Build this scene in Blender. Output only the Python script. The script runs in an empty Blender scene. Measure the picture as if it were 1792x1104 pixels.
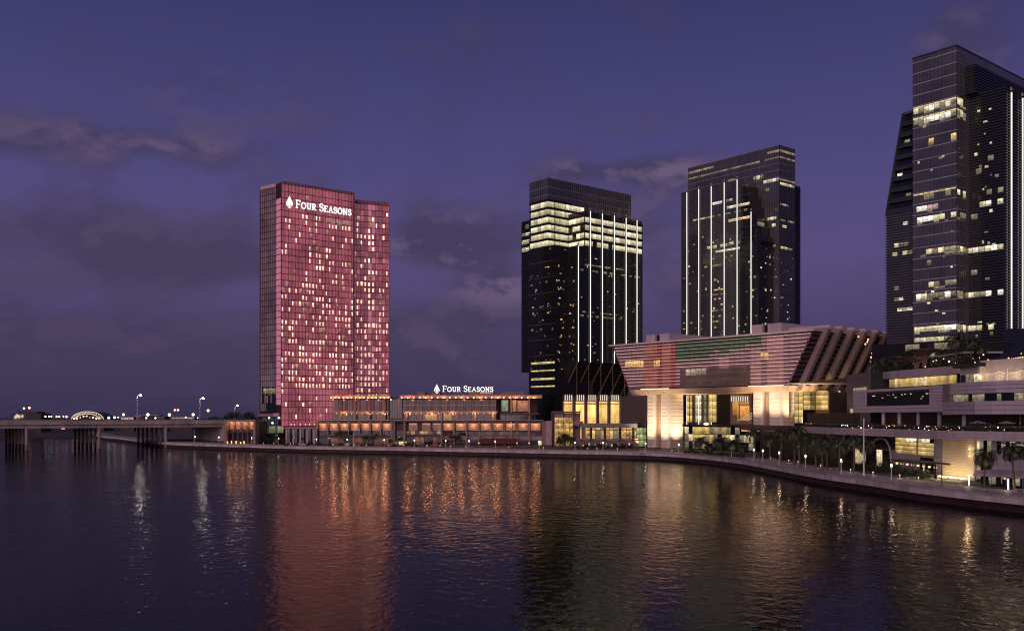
import bpy, bmesh, math, random
from mathutils import Vector, Matrix, noise
from mathutils.geometry import tessellate_polygon
R = math.radians
rnd = random.Random(7)
C = bpy.context.scene.collection
S = bpy.context.scene

# ------------------------------------------------------------------ camera
F, CX, HY, H = 1680.0, 896.0, 728.0, 18.0        # focal length (px of the photo), principal column, horizon row, eye height
cam_d = bpy.data.cameras.new('camera')
cam = bpy.data.objects.new('camera', cam_d); C.objects.link(cam)
cam.location = (0, 0, H); cam.rotation_euler = (R(90), 0, 0)
cam_d.sensor_width = 36; cam_d.lens = 36 * F / 1792
cam_d.shift_y = (HY - 552) / 1792
cam_d.clip_start = 1; cam_d.clip_end = 20000
S.camera = cam

# ------------------------------------------------------------------ dusk sky
SUN_AZ, SUN_EL = R(205), R(7)                    # the afterglow stands behind the camera, a little to its left
wd = bpy.data.worlds.new('World'); S.world = wd; wd.use_nodes = True
nt = wd.node_tree; N = nt.nodes; L = nt.links; N.clear()
def nd(t, **k):
    n = N.new(t)
    for a, b in k.items(): setattr(n, a, b)
    return n
tc = nd('ShaderNodeTexCoord')
sky = nd('ShaderNodeTexSky', sky_type='NISHITA', sun_disc=False, sun_elevation=R(-1.5), sun_rotation=SUN_AZ, altitude=0.0, air_density=1.0, dust_density=1.5, ozone_density=4.0)
tint = nd('ShaderNodeMix', data_type='RGBA', blend_type='MULTIPLY'); tint.inputs[0].default_value = 1
L.new(sky.outputs[0], tint.inputs[6]); tint.inputs[7].default_value = (0.80, 0.50, 0.60, 1)
# height above the horizon
sep = nd('ShaderNodeSeparateXYZ'); L.new(tc.outputs['Generated'], sep.inputs[0])
# dusk gradient that evens the sky out (violet low down, deep blue overhead)
ramp = nd('ShaderNodeValToRGB'); L.new(sep.outputs[2], ramp.inputs[0])
el = ramp.color_ramp.elements
el[0].position = 0.0; el[0].color = (0.050, 0.040, 0.094, 1)
el[1].position = 0.62; el[1].color = (0.016, 0.017, 0.058, 1)
for p, c in ((0.06, (0.080, 0.060, 0.146, 1)), (0.16, (0.124, 0.096, 0.258, 1)), (0.27, (0.088, 0.078, 0.244, 1)), (0.42, (0.045, 0.046, 0.162, 1))):
    e = el.new(p); e.color = c
mixg = nd('ShaderNodeMix', data_type='RGBA'); mixg.inputs[0].default_value = 0.8
skyk = nd('ShaderNodeMix', data_type='RGBA', blend_type='MULTIPLY'); skyk.inputs[0].default_value = 1
L.new(tint.outputs[2], skyk.inputs[6]); skyk.inputs[7].default_value = (0.10, 0.10, 0.10, 1)
L.new(skyk.outputs[2], mixg.inputs[6]); L.new(ramp.outputs[0], mixg.inputs[7])
# clouds: soft banks in the directions where they stand, broken up by noise over the sky sphere
az = nd('ShaderNodeMath', operation='ARCTAN2'); L.new(sep.outputs[0], az.inputs[0]); L.new(sep.outputs[1], az.inputs[1])
ele = nd('ShaderNodeMath', operation='ARCSINE'); L.new(sep.outputs[2], ele.inputs[0])
def mth(op, a, b=None, c=None):
    n = nd('ShaderNodeMath', operation=op)
    for i, v in enumerate((a, b, c)):
        if v is None: continue
        if isinstance(v, (int, float)): n.inputs[i].default_value = v
        else: L.new(v, n.inputs[i])
    return n.outputs[0]
mpp = nd('ShaderNodeMapping'); mpp.inputs['Scale'].default_value = (1.0, 1.0, 2.0); L.new(tc.outputs['Generated'], mpp.inputs[0])
def cloudnoise(off, sc=9.5):
    v = nd('ShaderNodeVectorMath', operation='ADD'); v.inputs[1].default_value = off; L.new(mpp.outputs[0], v.inputs[0])
    n = nd('ShaderNodeTexNoise'); n.inputs['Scale'].default_value = sc; n.inputs['Detail'].default_value = 8; n.inputs['Roughness'].default_value = 0.58; n.inputs['Distortion'].default_value = 0.12
    L.new(v.outputs[0], n.inputs['Vector']); return n.outputs[0]
n1 = cloudnoise((0.31, 0.2, 0.4)); n2 = cloudnoise((0.305, 0.2, 0.445))
dens = None; glowc = None
for px, py, sx_, sy_, am, li in ((150, 415, 300, 60, .36, .05), (330, 465, 130, 36, .26, 0), (290, 262, 190, 28, .19, .55), (380, 165, 130, 50, .20, .45), (60, 230, 160, 40, .18, .2),
        (745, 425, 90, 48, .32, .8), (865, 440, 80, 48, .30, .8), (890, 505, 70, 26, .27, 1), (770, 555, 150, 28, .26, .1), (1020, 303, 80, 18, .26, .9), (1165, 300, 80, 22, .24, .8), (1160, 400, 110, 110, .18, .4), (1700, 75, 110, 50, .24, .5), (230, 600, 380, 60, .24, .05), (820, 620, 240, 36, .16, .2), (-500, 350, 400, 80, .2, .3), (2400, 380, 350, 80, .2, .3)):
    a0 = math.atan((px-896)/1680); e0 = math.atan((728-py)/1680*math.cos(a0)); k = math.cos(a0)/1680
    u = mth('MULTIPLY', mth('SUBTRACT', az.outputs[0], a0), 1/(sx_*k)); v = mth('MULTIPLY', mth('SUBTRACT', ele.outputs[0], e0), 1/(sy_*k))
    q = mth('ADD', mth('MULTIPLY', u, u), mth('MULTIPLY', v, v)); g_ = mth('EXPONENT', mth('MULTIPLY', q, -0.7))
    dens = mth('MULTIPLY', g_, am) if dens is None else mth('MULTIPLY_ADD', g_, am, dens)
    if li: glowc = mth('MULTIPLY', g_, li) if glowc is None else mth('MULTIPLY_ADD', g_, li, glowc)
fld = mth('ADD', mth('MULTIPLY', n1, 1.0), dens)
msk = nd('ShaderNodeMapRange', interpolation_type='SMOOTHSTEP'); msk.inputs['From Min'].default_value = 0.46; msk.inputs['From Max'].default_value = 0.88; msk.inputs['To Max'].default_value = 0.85; L.new(fld, msk.inputs['Value'])
lit_ = nd('ShaderNodeMapRange'); lit_.inputs['From Min'].default_value = -0.02; lit_.inputs['From Max'].default_value = 0.10; L.new(mth('SUBTRACT', n1, n2), lit_.inputs['Value'])
lf = nd('ShaderNodeMath', operation='MULTIPLY', use_clamp=True); L.new(lit_.outputs[0], lf.inputs[0]); L.new(mth('MULTIPLY_ADD', glowc, 0.95, 0.12), lf.inputs[1])
cc = nd('ShaderNodeMix', data_type='RGBA'); L.new(lf.outputs[0], cc.inputs[0])
cc.inputs[6].default_value = (0.056, 0.044, 0.094, 1); cc.inputs[7].default_value = (0.150, 0.102, 0.185, 1)
fin = nd('ShaderNodeMix', data_type='RGBA'); L.new(msk.outputs[0], fin.inputs[0]); L.new(mixg.outputs[2], fin.inputs[6]); L.new(cc.outputs[2], fin.inputs[7])
bg = nd('ShaderNodeBackground'); bg.inputs[1].default_value = 1.0; L.new(fin.outputs[2], bg.inputs[0])
wo = nd('ShaderNodeOutputWorld'); L.new(bg.outputs[0], wo.inputs[0])

# ------------------------------------------------------------------ the last glow of the sun, below the horizon behind the camera: wide and weak
sd = bpy.data.lights.new('afterglow', 'SUN'); sd.energy = 1.45; sd.angle = R(60); sd.color = (1.0, 0.70, 0.76)
so = bpy.data.objects.new('afterglow', sd); C.objects.link(so)
d = Vector((math.sin(SUN_AZ) * math.cos(R(16)), math.cos(SUN_AZ) * math.cos(R(16)), math.sin(R(16))))
so.rotation_euler = d.to_track_quat('Z', 'Y').to_euler()

S.view_settings.view_transform = 'Standard'; S.view_settings.look = 'None'
S.view_settings.exposure = 0; S.view_settings.gamma = 1
S.render.engine = 'CYCLES'
S.cycles.use_denoising = True; S.cycles.use_adaptive_sampling = True; S.cycles.adaptive_threshold = 0.02
S.cycles.max_bounces = 6; S.cycles.diffuse_bounces = 2; S.cycles.glossy_bounces = 3; S.cycles.transmission_bounces = 4
S.cycles.sample_clamp_indirect = 4.0; S.cycles.caustics_reflective = False; S.cycles.caustics_refractive = False
S.cycles.use_light_tree = True
S.cycles.filter_width = 1.15

# ------------------------------------------------------------------ helpers
UANG = R(39.3)                                    # the district's street grid against the camera
class Frame:
    """x along a face, y into the building (outward is -y); solves photo columns and rows for points on it"""
    def __init__(s, ox, oy, ang):
        s.ox, s.oy, s.ang = ox, oy, ang; s.c, s.s = math.cos(ang), math.sin(ang)
    def w(s, x, y, z=0.0): return (s.ox + x*s.c - y*s.s, s.oy + x*s.s + y*s.c, z)
    def xs(s, px, y=0.0):
        k = (px-CX)/F
        return (k*(s.oy + y*s.c) - s.ox + y*s.s) / (s.c - k*s.s)
    def ys(s, px, x=0.0):
        k = (px-CX)/F
        return (k*(s.oy + x*s.s) - s.ox - x*s.c) / (-s.s - k*s.c)
    def z(s, py, x, y=0.0): return H + (HY-py)/F*(s.oy + x*s.s + y*s.c)
    def left(s, x, y):                            # the face that runs back along +y, seen from -x: its x runs from the far end (y) to the near corner
        o = s.w(x, y); return Frame(o[0], o[1], s.ang - R(90))
    def sub(s, x, y):
        o = s.w(x, y); return Frame(o[0], o[1], s.ang)
W0 = Frame(0, 0, 0)
def at(px, Y): return ((px-CX)/F*Y, Y)
def zr(py, Y): return H + (HY-py)/F*Y
def fr_px(px, Y, ang=UANG): X, Y = at(px, Y); return Frame(X, Y, ang)
def fr_pts(a, b): return Frame(a[0], a[1], math.atan2(b[1]-a[1], b[0]-a[0]))
def dist(a, b): return math.hypot(b[0]-a[0], b[1]-a[1])

class MB:
    def __init__(s): s.v, s.f, s.m = [], [], []
    def add(s, vs, fs, mi=0):
        n = len(s.v); s.v += [tuple(v) for v in vs]; s.f += [tuple(n+i for i in f) for f in fs]; s.m += [mi]*len(fs)
    def quad(s, a, b, c, d, mi=0): s.add([a, b, c, d], [(0, 1, 2, 3)], mi)
    def hexa(s, p, mi=0):                         # 4 bottom then 4 top corners
        s.add(p, [(0,3,2,1), (4,5,6,7), (0,1,5,4), (1,2,6,5), (2,3,7,6), (3,0,4,7)], mi)
    def box(s, fr, x0, x1, y0, y1, z0, z1, mi=0):
        s.hexa([fr.w(x0,y0,z0), fr.w(x1,y0,z0), fr.w(x1,y1,z0), fr.w(x0,y1,z0), fr.w(x0,y0,z1), fr.w(x1,y0,z1), fr.w(x1,y1,z1), fr.w(x0,y1,z1)], mi)
    def prism(s, poly, z0, z1, mi=0):
        n = len(poly)
        vs = [(p[0], p[1], z0) for p in poly] + [(p[0], p[1], z1) for p in poly]
        fs = [(i, (i+1) % n, n+(i+1) % n, n+i) for i in range(n)]
        tri = tessellate_polygon([[Vector((p[0], p[1], 0)) for p in poly]])
        fs += [tuple(n+i for i in t) for t in tri] + [tuple(t) for t in tri]
        s.add(vs, fs, mi)
    def lathe(s, prof, cx=0, cy=0, seg=12, mi=0): # (radius, z) pairs
        vs, fs = [], []
        for r, z in prof:
            for k in range(seg):
                a = 2*math.pi*k/seg; vs.append((cx+r*math.cos(a), cy+r*math.sin(a), z))
        for i in range(len(prof)-1):
            for k in range(seg):
                fs.append((i*seg+k, i*seg+(k+1) % seg, (i+1)*seg+(k+1) % seg, (i+1)*seg+k))
        fs.append(tuple(range(seg-1, -1, -1))); fs.append(tuple((len(prof)-1)*seg+k for k in range(seg)))
        s.add(vs, fs, mi)
    def tube(s, pts, r, seg=6, r1=None, mi=0):
        pts = [Vector(p) for p in pts]; n = len(pts); vs, fs = [], []
        for i, p in enumerate(pts):
            t = (pts[min(i+1, n-1)] - pts[max(i-1, 0)]).normalized()
            a = t.cross(Vector((0, 0, 1)))
            if a.length < 1e-3: a = t.cross(Vector((1, 0, 0)))
            a.normalize(); b = t.cross(a)
            rr = r if r1 is None else r + (r1-r)*i/(n-1)
            for k in range(seg):
                q = 2*math.pi*k/seg; vs.append(p + a*(rr*math.cos(q)) + b*(rr*math.sin(q)))
        for i in range(n-1):
            for k in range(seg):
                fs.append((i*seg+k, i*seg+(k+1) % seg, (i+1)*seg+(k+1) % seg, (i+1)*seg+k))
        fs.append(tuple(range(seg))); fs.append(tuple((n-1)*seg+k for k in range(seg-1, -1, -1)))
        s.add(vs, fs, mi)
    def ico(s, c, r, sx=1, sy=1, sz=1, sub=1, mi=0):
        bm = bmesh.new(); bmesh.ops.create_icosphere(bm, subdivisions=sub, radius=1)
        vs = [(c[0]+v.co.x*r*sx, c[1]+v.co.y*r*sy, c[2]+v.co.z*r*sz) for v in bm.verts]
        bm.verts.index_update(); fs = [tuple(v.index for v in f.verts) for f in bm.faces]; bm.free()
        s.add(vs, fs, mi)
    def mesh(s, name, mats, off=(0, 0, 0)):
        me = bpy.data.meshes.new(name)
        me.from_pydata([(v[0]-off[0], v[1]-off[1], v[2]-off[2]) for v in s.v], [], s.f)
        if not isinstance(mats, (list, tuple)): mats = [mats]
        for m in mats: me.materials.append(m)
        if len(mats) > 1: me.polygons.foreach_set('material_index', s.m)
        bm = bmesh.new(); bm.from_mesh(me); bmesh.ops.recalc_face_normals(bm, faces=bm.faces); bm.to_mesh(me); bm.free()
        return me
    def build(s, name, mats, parent=None, kind=None, label=None, smooth=False):
        off = parent['_o'] if parent is not None and '_o' in parent else (0, 0, 0)
        me = s.mesh(name, mats, off)
        if smooth: me.polygons.foreach_set('use_smooth', [True]*len(me.polygons))
        o = bpy.data.objects.new(name, me); C.objects.link(o)
        if parent is not None:
            o.parent = parent
        if kind: o['kind'] = kind
        if label: o['label'] = label
        return o

def thing(name, label, cat, loc=(0, 0, 0), group=None):
    o = bpy.data.objects.new(name, None); C.objects.link(o); o.location = loc
    o.empty_display_size = 0.5
    o['label'] = label; o['category'] = cat
    if group: o['group'] = group
    o['_o'] = tuple(float(v) for v in loc)
    return o
def struct(o): o['kind'] = 'structure'; return o
def tag(o, label, cat, group=None):
    o['label'] = label; o['category'] = cat
    if group: o['group'] = group
    return o
def copy_tree(o, parent=None):
    c = o.copy(); C.objects.link(c)
    if parent is not None: c.parent = parent
    for ch in list(KIDS.get(o.name, [])):
        copy_tree(ch, c)
    return c
KIDS = {}
def index_kids(root):
    KIDS[root.name] = list(root.children)
    for ch in root.children: index_kids(ch)

# single pieces (panes, panels, bands, fins): one shared block per material, each piece an object; past 300 of a kind on one thing the rest is joined
_blk, _cnt, _over = {}, {}, {}
def block(m):
    if m.name not in _blk:
        b = MB(); b.box(W0, -.5, .5, -.5, .5, -.5, .5); _blk[m.name] = b.mesh('piece', m)
    return _blk[m.name]
def piece(t, name, fr, x0, x1, y0, y1, z0, z1, m, limit=300, parent=None):
    p = parent if parent is not None else t
    k = (p.name, name); n = _cnt.get(k, 0); _cnt[k] = n+1
    if n >= limit:
        e = _over.setdefault(k, (p, t, name, {}))
        e[3].setdefault(m.name, (m, MB()))[1].box(fr, x0, x1, y0, y1, z0, z1)
        return None
    o = bpy.data.objects.new(name, block(m)); C.objects.link(o)
    c = fr.w((x0+x1)/2, (y0+y1)/2, (z0+z1)/2); off = t['_o']
    o.location = (c[0]-off[0], c[1]-off[1], c[2]-off[2]); o.rotation_euler = (0, 0, fr.ang)
    o.scale = (abs(x1-x0), abs(y1-y0), abs(z1-z0)); o.parent = p
    return o
def under(o, p):
    """make one piece a sub-part of another piece of the same thing, staying where it is"""
    if o is None or p is None: return o
    o.parent = p; o.matrix_parent_inverse = Matrix.LocRotScale(p.location, p.rotation_euler, p.scale).inverted(); return o
NTH = 'first second third fourth fifth sixth seventh eighth ninth tenth eleventh twelfth thirteenth fourteenth fifteenth sixteenth seventeenth eighteenth nineteenth twentieth'.split()
NTH += ['twenty-'+n for n in NTH[:9]] + ['thirtieth'] + ['thirty-'+n for n in NTH[:9]] + ['fortieth'] + ['forty-'+n for n in NTH[:9]]
def flush():
    for (p, t, name, d) in _over.values():
        mb = MB(); mats = []
        for i, (m, b) in enumerate(d.values()):
            n = len(mb.v); mb.v += b.v; mb.f += [tuple(n+q for q in f) for f in b.f]; mb.m += [i]*len(b.f); mats.append(m)
        mb.build(name, mats, t, kind='stuff')

# ------------------------------------------------------------------ materials
MT = {}
def mat(name, col, rough=0.6, metal=0.0, var=0.12, scale=0.35, bump=0.0, spec=0.5, streak=False):
    if name in MT: return MT[name]
    m = bpy.data.materials.new(name); m.use_nodes = True; t = m.node_tree
    b = t.nodes['Principled BSDF']; b.inputs['Roughness'].default_value = rough; b.inputs['Metallic'].default_value = metal
    b.inputs['Specular IOR Level'].default_value = spec
    tcn = t.nodes.new('ShaderNodeNewGeometry')
    mpn = t.nodes.new('ShaderNodeMapping'); t.links.new(tcn.outputs['Position'], mpn.inputs[0])
    if streak: mpn.inputs['Scale'].default_value = (1, 1, 0.12)
    nz = t.nodes.new('ShaderNodeTexNoise'); nz.inputs['Scale'].default_value = scale; nz.inputs['Detail'].default_value = 6; nz.inputs['Roughness'].default_value = 0.62
    t.links.new(mpn.outputs[0], nz.inputs['Vector'])
    mr = t.nodes.new('ShaderNodeMapRange'); mr.inputs['From Min'].default_value = 0.3; mr.inputs['From Max'].default_value = 0.7
    mr.inputs['To Min'].default_value = 1-var*1.6; mr.inputs['To Max'].default_value = 1+var
    t.links.new(nz.outputs[0], mr.inputs['Value'])
    mx = t.nodes.new('ShaderNodeMix'); mx.data_type = 'RGBA'; mx.blend_type = 'MULTIPLY'; mx.inputs[0].default_value = 1
    mx.inputs[6].default_value = (*col, 1); t.links.new(mr.outputs[0], mx.inputs[7])
    t.links.new(mx.outputs[2], b.inputs['Base Color'])
    if bump:
        bn = t.nodes.new('ShaderNodeBump'); bn.inputs['Strength'].default_value = bump; bn.inputs['Distance'].default_value = 0.05
        n2 = t.nodes.new('ShaderNodeTexNoise'); n2.inputs['Scale'].default_value = 4; n2.inputs['Detail'].default_value = 5
        t.links.new(tcn.outputs['Position'], n2.inputs['Vector']); t.links.new(n2.outputs[0], bn.inputs['Height']); t.links.new(bn.outputs[0], b.inputs['Normal'])
    MT[name] = m; return m
def glow(name, col, st, sample=False):
    """a lamp, a light strip: gives off plain light"""
    if name in MT: return MT[name]
    m = bpy.data.materials.new(name); m.use_nodes = True; t = m.node_tree
    b = t.nodes['Principled BSDF']; b.inputs['Base Color'].default_value = (0.05, 0.05, 0.05, 1)
    b.inputs['Emission Color'].default_value = (*col, 1); b.inputs['Emission Strength'].default_value = st
    m.cycles.emission_sampling = 'AUTO' if sample else 'NONE'
    MT[name] = m; return m
def litroom(name, col, st, sx=0.9, sz=1.6, lo=0.35, glass=0.3):
    """a lit room seen through its pane: uneven light from blinds, furniture and ceiling lamps inside"""
    if name in MT: return MT[name]
    m = bpy.data.materials.new(name); m.use_nodes = True; t = m.node_tree
    b = t.nodes['Principled BSDF']; b.inputs['Base Color'].default_value = (0.03, 0.03, 0.03, 1); b.inputs['Roughness'].default_value = 0.12
    g = t.nodes.new('ShaderNodeNewGeometry'); mp_ = t.nodes.new('ShaderNodeMapping'); mp_.inputs['Scale'].default_value = (sx, sx, sz)
    t.links.new(g.outputs['Position'], mp_.inputs[0])
    nz = t.nodes.new('ShaderNodeTexNoise'); nz.inputs['Scale'].default_value = 1; nz.inputs['Detail'].default_value = 3; nz.inputs['Roughness'].default_value = 0.7
    t.links.new(mp_.outputs[0], nz.inputs['Vector'])
    oi = t.nodes.new('ShaderNodeObjectInfo')
    mr = t.nodes.new('ShaderNodeMapRange'); mr.inputs['From Min'].default_value = 0.36; mr.inputs['From Max'].default_value = 0.62
    mr.inputs['To Min'].default_value = lo; mr.inputs['To Max'].default_value = 1.25
    t.links.new(nz.outputs[0], mr.inputs['Value'])
    ra = t.nodes.new('ShaderNodeMapRange'); ra.inputs['To Min'].default_value = 0.62; ra.inputs['To Max'].default_value = 1.2; t.links.new(oi.outputs['Random'], ra.inputs['Value'])
    mu = t.nodes.new('ShaderNodeMath'); mu.operation = 'MULTIPLY'; t.links.new(mr.outputs[0], mu.inputs[0]); t.links.new(ra.outputs[0], mu.inputs[1])
    tg_ = t.nodes.new('ShaderNodeTexCoord'); sg = t.nodes.new('ShaderNodeSeparateXYZ'); t.links.new(tg_.outputs['Generated'], sg.inputs[0])
    up_ = t.nodes.new('ShaderNodeMapRange'); up_.inputs['From Min'].default_value = 0.25; up_.inputs['From Max'].default_value = 0.8; up_.inputs['To Min'].default_value = 0.6*st; up_.inputs['To Max'].default_value = 1.15*st; t.links.new(sg.outputs[2], up_.inputs['Value'])
    m2 = t.nodes.new('ShaderNodeMath'); m2.operation = 'MULTIPLY'; t.links.new(mu.outputs[0], m2.inputs[0]); t.links.new(up_.outputs[0], m2.inputs[1])
    b.inputs['Emission Color'].default_value = (*col, 1); t.links.new(m2.outputs[0], b.inputs['Emission Strength'])
    m.cycles.emission_sampling = 'NONE'
    MT[name] = m; return m
def lamp(name, loc, power, col=(1, 0.75, 0.5), r=0.3, parent=None, spot=None, aim=None, blend=0.6):
    d = bpy.data.lights.new(name, 'SPOT' if spot else 'POINT'); d.energy = power; d.color = col; d.shadow_soft_size = r
    if spot: d.spot_size = R(spot); d.spot_blend = blend
    o = bpy.data.objects.new(name, d); C.objects.link(o)
    off = parent['_o'] if parent is not None and '_o' in parent else (0, 0, 0)
    o.location = (loc[0]-off[0], loc[1]-off[1], loc[2]-off[2])
    if aim is not None: o.rotation_euler = (Vector(loc)-Vector(aim)).to_track_quat('Z', 'Y').to_euler()
    if parent is not None: o.parent = parent
    return o
M_conc = mat('wall_concrete', (0.56, 0.47, 0.47), 0.75, var=0.22, scale=0.25, bump=0.3, streak=True)
M_dark = mat('dark_metal', (0.025, 0.025, 0.028), 0.4, 0.6)
M_black = mat('black_void', (0.006, 0.006, 0.007), 0.8)
M_glassd = mat('dark_glass', (0.008, 0.010, 0.014), 0.06, spec=0.8, var=0.3, scale=0.2)
M_glassb = mat('blue_glass', (0.02, 0.028, 0.04), 0.08, spec=0.9, var=0.3, scale=0.2)
M_louv = mat('louvre_metal', (0.055, 0.055, 0.062), 0.4, 0.5)
M_bandl = mat('pale_metal_band', (0.42, 0.40, 0.40), 0.4, 0.3)
M_white = mat('white_metal', (0.75, 0.74, 0.72), 0.35, 0.0)
M_steel = mat('grey_steel', (0.35, 0.35, 0.36), 0.4, 0.6)
M_brown = mat('bronze_stone', (0.26, 0.185, 0.16), 0.6, var=0.15, scale=0.2, streak=True)
M_pinkst = mat('pale_stone', (0.56, 0.45, 0.45), 0.65, var=0.12, scale=0.2)
M_room = litroom('office_room_light', (1.0, 0.86, 0.52), 1.0)
M_roomd = litroom('dim_office_light', (1.0, 0.83, 0.50), 0.30)
M_roomw = litroom('white_office_light', (1.0, 0.90, 0.74), 1.5)
M_roomo = litroom('warm_room_light', (1.0, 0.60, 0.22), 1.1)
M_led = glow('white_led_strip', (1.0, 0.93, 0.86), 1.45, True)

# ------------------------------------------------------------------ water, island, promenade, sea wall
def catmull(pts, step):
    out = []; n = len(pts)
    for i in range(n-1):
        p0, p1, p2, p3 = pts[max(i-1, 0)], pts[i], pts[i+1], pts[min(i+2, n-1)]
        k = max(2, int(dist(p1, p2)/1.0))
        for j in range(k):
            t = j/k; o = []
            for a in range(2):
                o.append(0.5*(2*p1[a] + (p2[a]-p0[a])*t + (2*p0[a]-5*p1[a]+4*p2[a]-p3[a])*t*t + (3*p1[a]-p0[a]-3*p2[a]+p3[a])*t**3))
            out.append(tuple(o))
    out.append(pts[-1])
    res = [out[0]]; acc = 0
    for a, b in zip(out, out[1:]):
        acc += dist(a, b)
        if acc >= step: res.append(b); acc = 0
    return res
SH = [(150, 900), (178, 740), (205, 690), (235, 630), (262, 585), (300, 548), (350, 527), (400, 512), (480, 490), (560, 474), (700, 456), (850, 436), (960, 421),
      (1080, 408), (1140, 397), (1200, 378), (1250, 355), (1300, 328), (1340, 302), (1400, 268), (1450, 247), (1520, 227), (1600, 206), (1700, 189), (1792, 177), (1950, 160), (2250, 135), (3000, 95)]
shore = catmull([at(*p) for p in SH], 4.0)
def offset(line, d):
    out = []
    for i, p in enumerate(line):
        a, b = line[max(i-1, 0)], line[min(i+1, len(line)-1)]
        tx, ty = b[0]-a[0], b[1]-a[1]; l = math.hypot(tx, ty)
        out.append((p[0]-ty/l*d, p[1]+tx/l*d))     # left of the direction = inland
    return out
def ribbon(mb, l0, z0, l1, z1, mi=0):
    for i in range(len(l0)-1):
        mb.quad((*l0[i], z0), (*l0[i+1], z0), (*l1[i+1], z1), (*l1[i], z1), mi)

# water
mw = bpy.data.materials.new('sea_water'); mw.use_nodes = True; t = mw.node_tree
b = t.nodes['Principled BSDF']; b.inputs['Base Color'].default_value = (0.008, 0.013, 0.012, 1); b.inputs['Roughness'].default_value = 0.11; b.inputs['IOR'].default_value = 1.33
b.inputs['Specular IOR Level'].default_value = 0.5
g = t.nodes.new('ShaderNodeNewGeometry')
def wave(scale, sx, sy, det, dist_):
    mp_ = t.nodes.new('ShaderNodeMapping'); mp_.inputs['Scale'].default_value = (sx, sy, 1); mp_.inputs['Rotation'].default_value = (0, 0, R(17))
    t.links.new(g.outputs['Position'], mp_.inputs[0])
    nz = t.nodes.new('ShaderNodeTexNoise'); nz.inputs['Scale'].default_value = scale; nz.inputs['Detail'].default_value = det; nz.inputs['Roughness'].default_value = 0.55; nz.inputs['Distortion'].default_value = dist_
    t.links.new(mp_.outputs[0], nz.inputs['Vector']); return nz.outputs[0]
w1 = wave(0.5, 1.5, 1.0, 3.0, 0.7); w2 = wave(0.11, 1.0, 1.0, 2.0, 0.4); w3 = wave(0.018, 1.0, 0.5, 3.0, 0.5)
ad = t.nodes.new('ShaderNodeMath'); ad.operation = 'MULTIPLY_ADD'; t.links.new(w2, ad.inputs[0]); ad.inputs[1].default_value = 0.8; t.links.new(w1, ad.inputs[2])
bp = t.nodes.new('ShaderNodeBump'); bp.inputs['Strength'].default_value = 1.0; bp.inputs['Distance'].default_value = 0.13
ps = t.nodes.new('ShaderNodeMapRange'); ps.inputs['From Min'].default_value = 0.35; ps.inputs['From Max'].default_value = 0.65; ps.inputs['To Min'].default_value = 0.45; ps.inputs['To Max'].default_value = 1.0; t.links.new(w3, ps.inputs['Value']); t.links.new(ps.outputs[0], bp.inputs['Strength'])   # calm and ruffled patches
t.links.new(ad.outputs[0], bp.inputs['Height']); t.links.new(bp.outputs[0], b.inputs['Normal'])
# murky harbour water: dark body, greenish-grey reflection weighted by Fresnel on the rippled normal
b.inputs['Specular IOR Level'].default_value = 0.0; b.inputs['Roughness'].default_value = 1.0
gs = t.nodes.new('ShaderNodeBsdfGlossy'); gs.inputs['Color'].default_value = (0.58, 0.545, 0.53, 1); gs.inputs['Roughness'].default_value = 0.05; t.links.new(bp.outputs[0], gs.inputs['Normal'])
fn_ = t.nodes.new('ShaderNodeFresnel'); fn_.inputs['IOR'].default_value = 1.33; t.links.new(bp.outputs[0], fn_.inputs['Normal'])
mxs = t.nodes.new('ShaderNodeMixShader'); t.links.new(fn_.outputs[0], mxs.inputs[0]); t.links.new(b.outputs[0], mxs.inputs[1]); t.links.new(gs.outputs[0], mxs.inputs[2]); t.links.new(mxs.outputs[0], t.nodes['Material Output'].inputs[0])
mb = MB(); mb.quad((-6000, -300, 0), (6000, -300, 0), (6000, 9000, 0), (-6000, 9000, 0))
struct(mb.build('water', mw))

M_pave = mat('promenade_paving', (0.38, 0.32, 0.31), 0.6, var=0.2, scale=0.15, bump=0.15)
M_gnd = mat('island_ground', (0.10, 0.09, 0.085), 0.9, var=0.3, scale=0.05)
M_tide = mat('tide_stained_wall', (0.035, 0.014, 0.012), 0.7, var=0.4, scale=0.3, streak=True)
M_far = mat('far_land', (0.05, 0.045, 0.045), 0.9, var=0.3, scale=0.01)
back = offset(shore, 11.0)
mb = MB(); poly = offset(shore, 1.0) + [(1500, 95), (1500, 3500), (-120, 3500), (-420, 1200)]
tri = tessellate_polygon([[Vector((p[0], p[1], 0)) for p in poly]])
mb.add([(p[0], p[1], 3.0) for p in poly], [tuple(x) for x in tri]); struct(mb.build('ground', M_gnd))
mb = MB(); ribbon(mb, offset(shore, 0.45), 3.104, back, 3.104); ribbon(mb, back, 3.104, offset(shore, 11.01), 2.9)
struct(mb.build('promenade', M_pave))
mb = MB(); mb.prism([(-900, 790), (-330, 790), (-250, 900), (-150, 1500), (-150, 6000), (-3000, 6000), (-3000, 900)], -1, 2.2)
struct(mb.build('far_shore', M_far))
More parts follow.
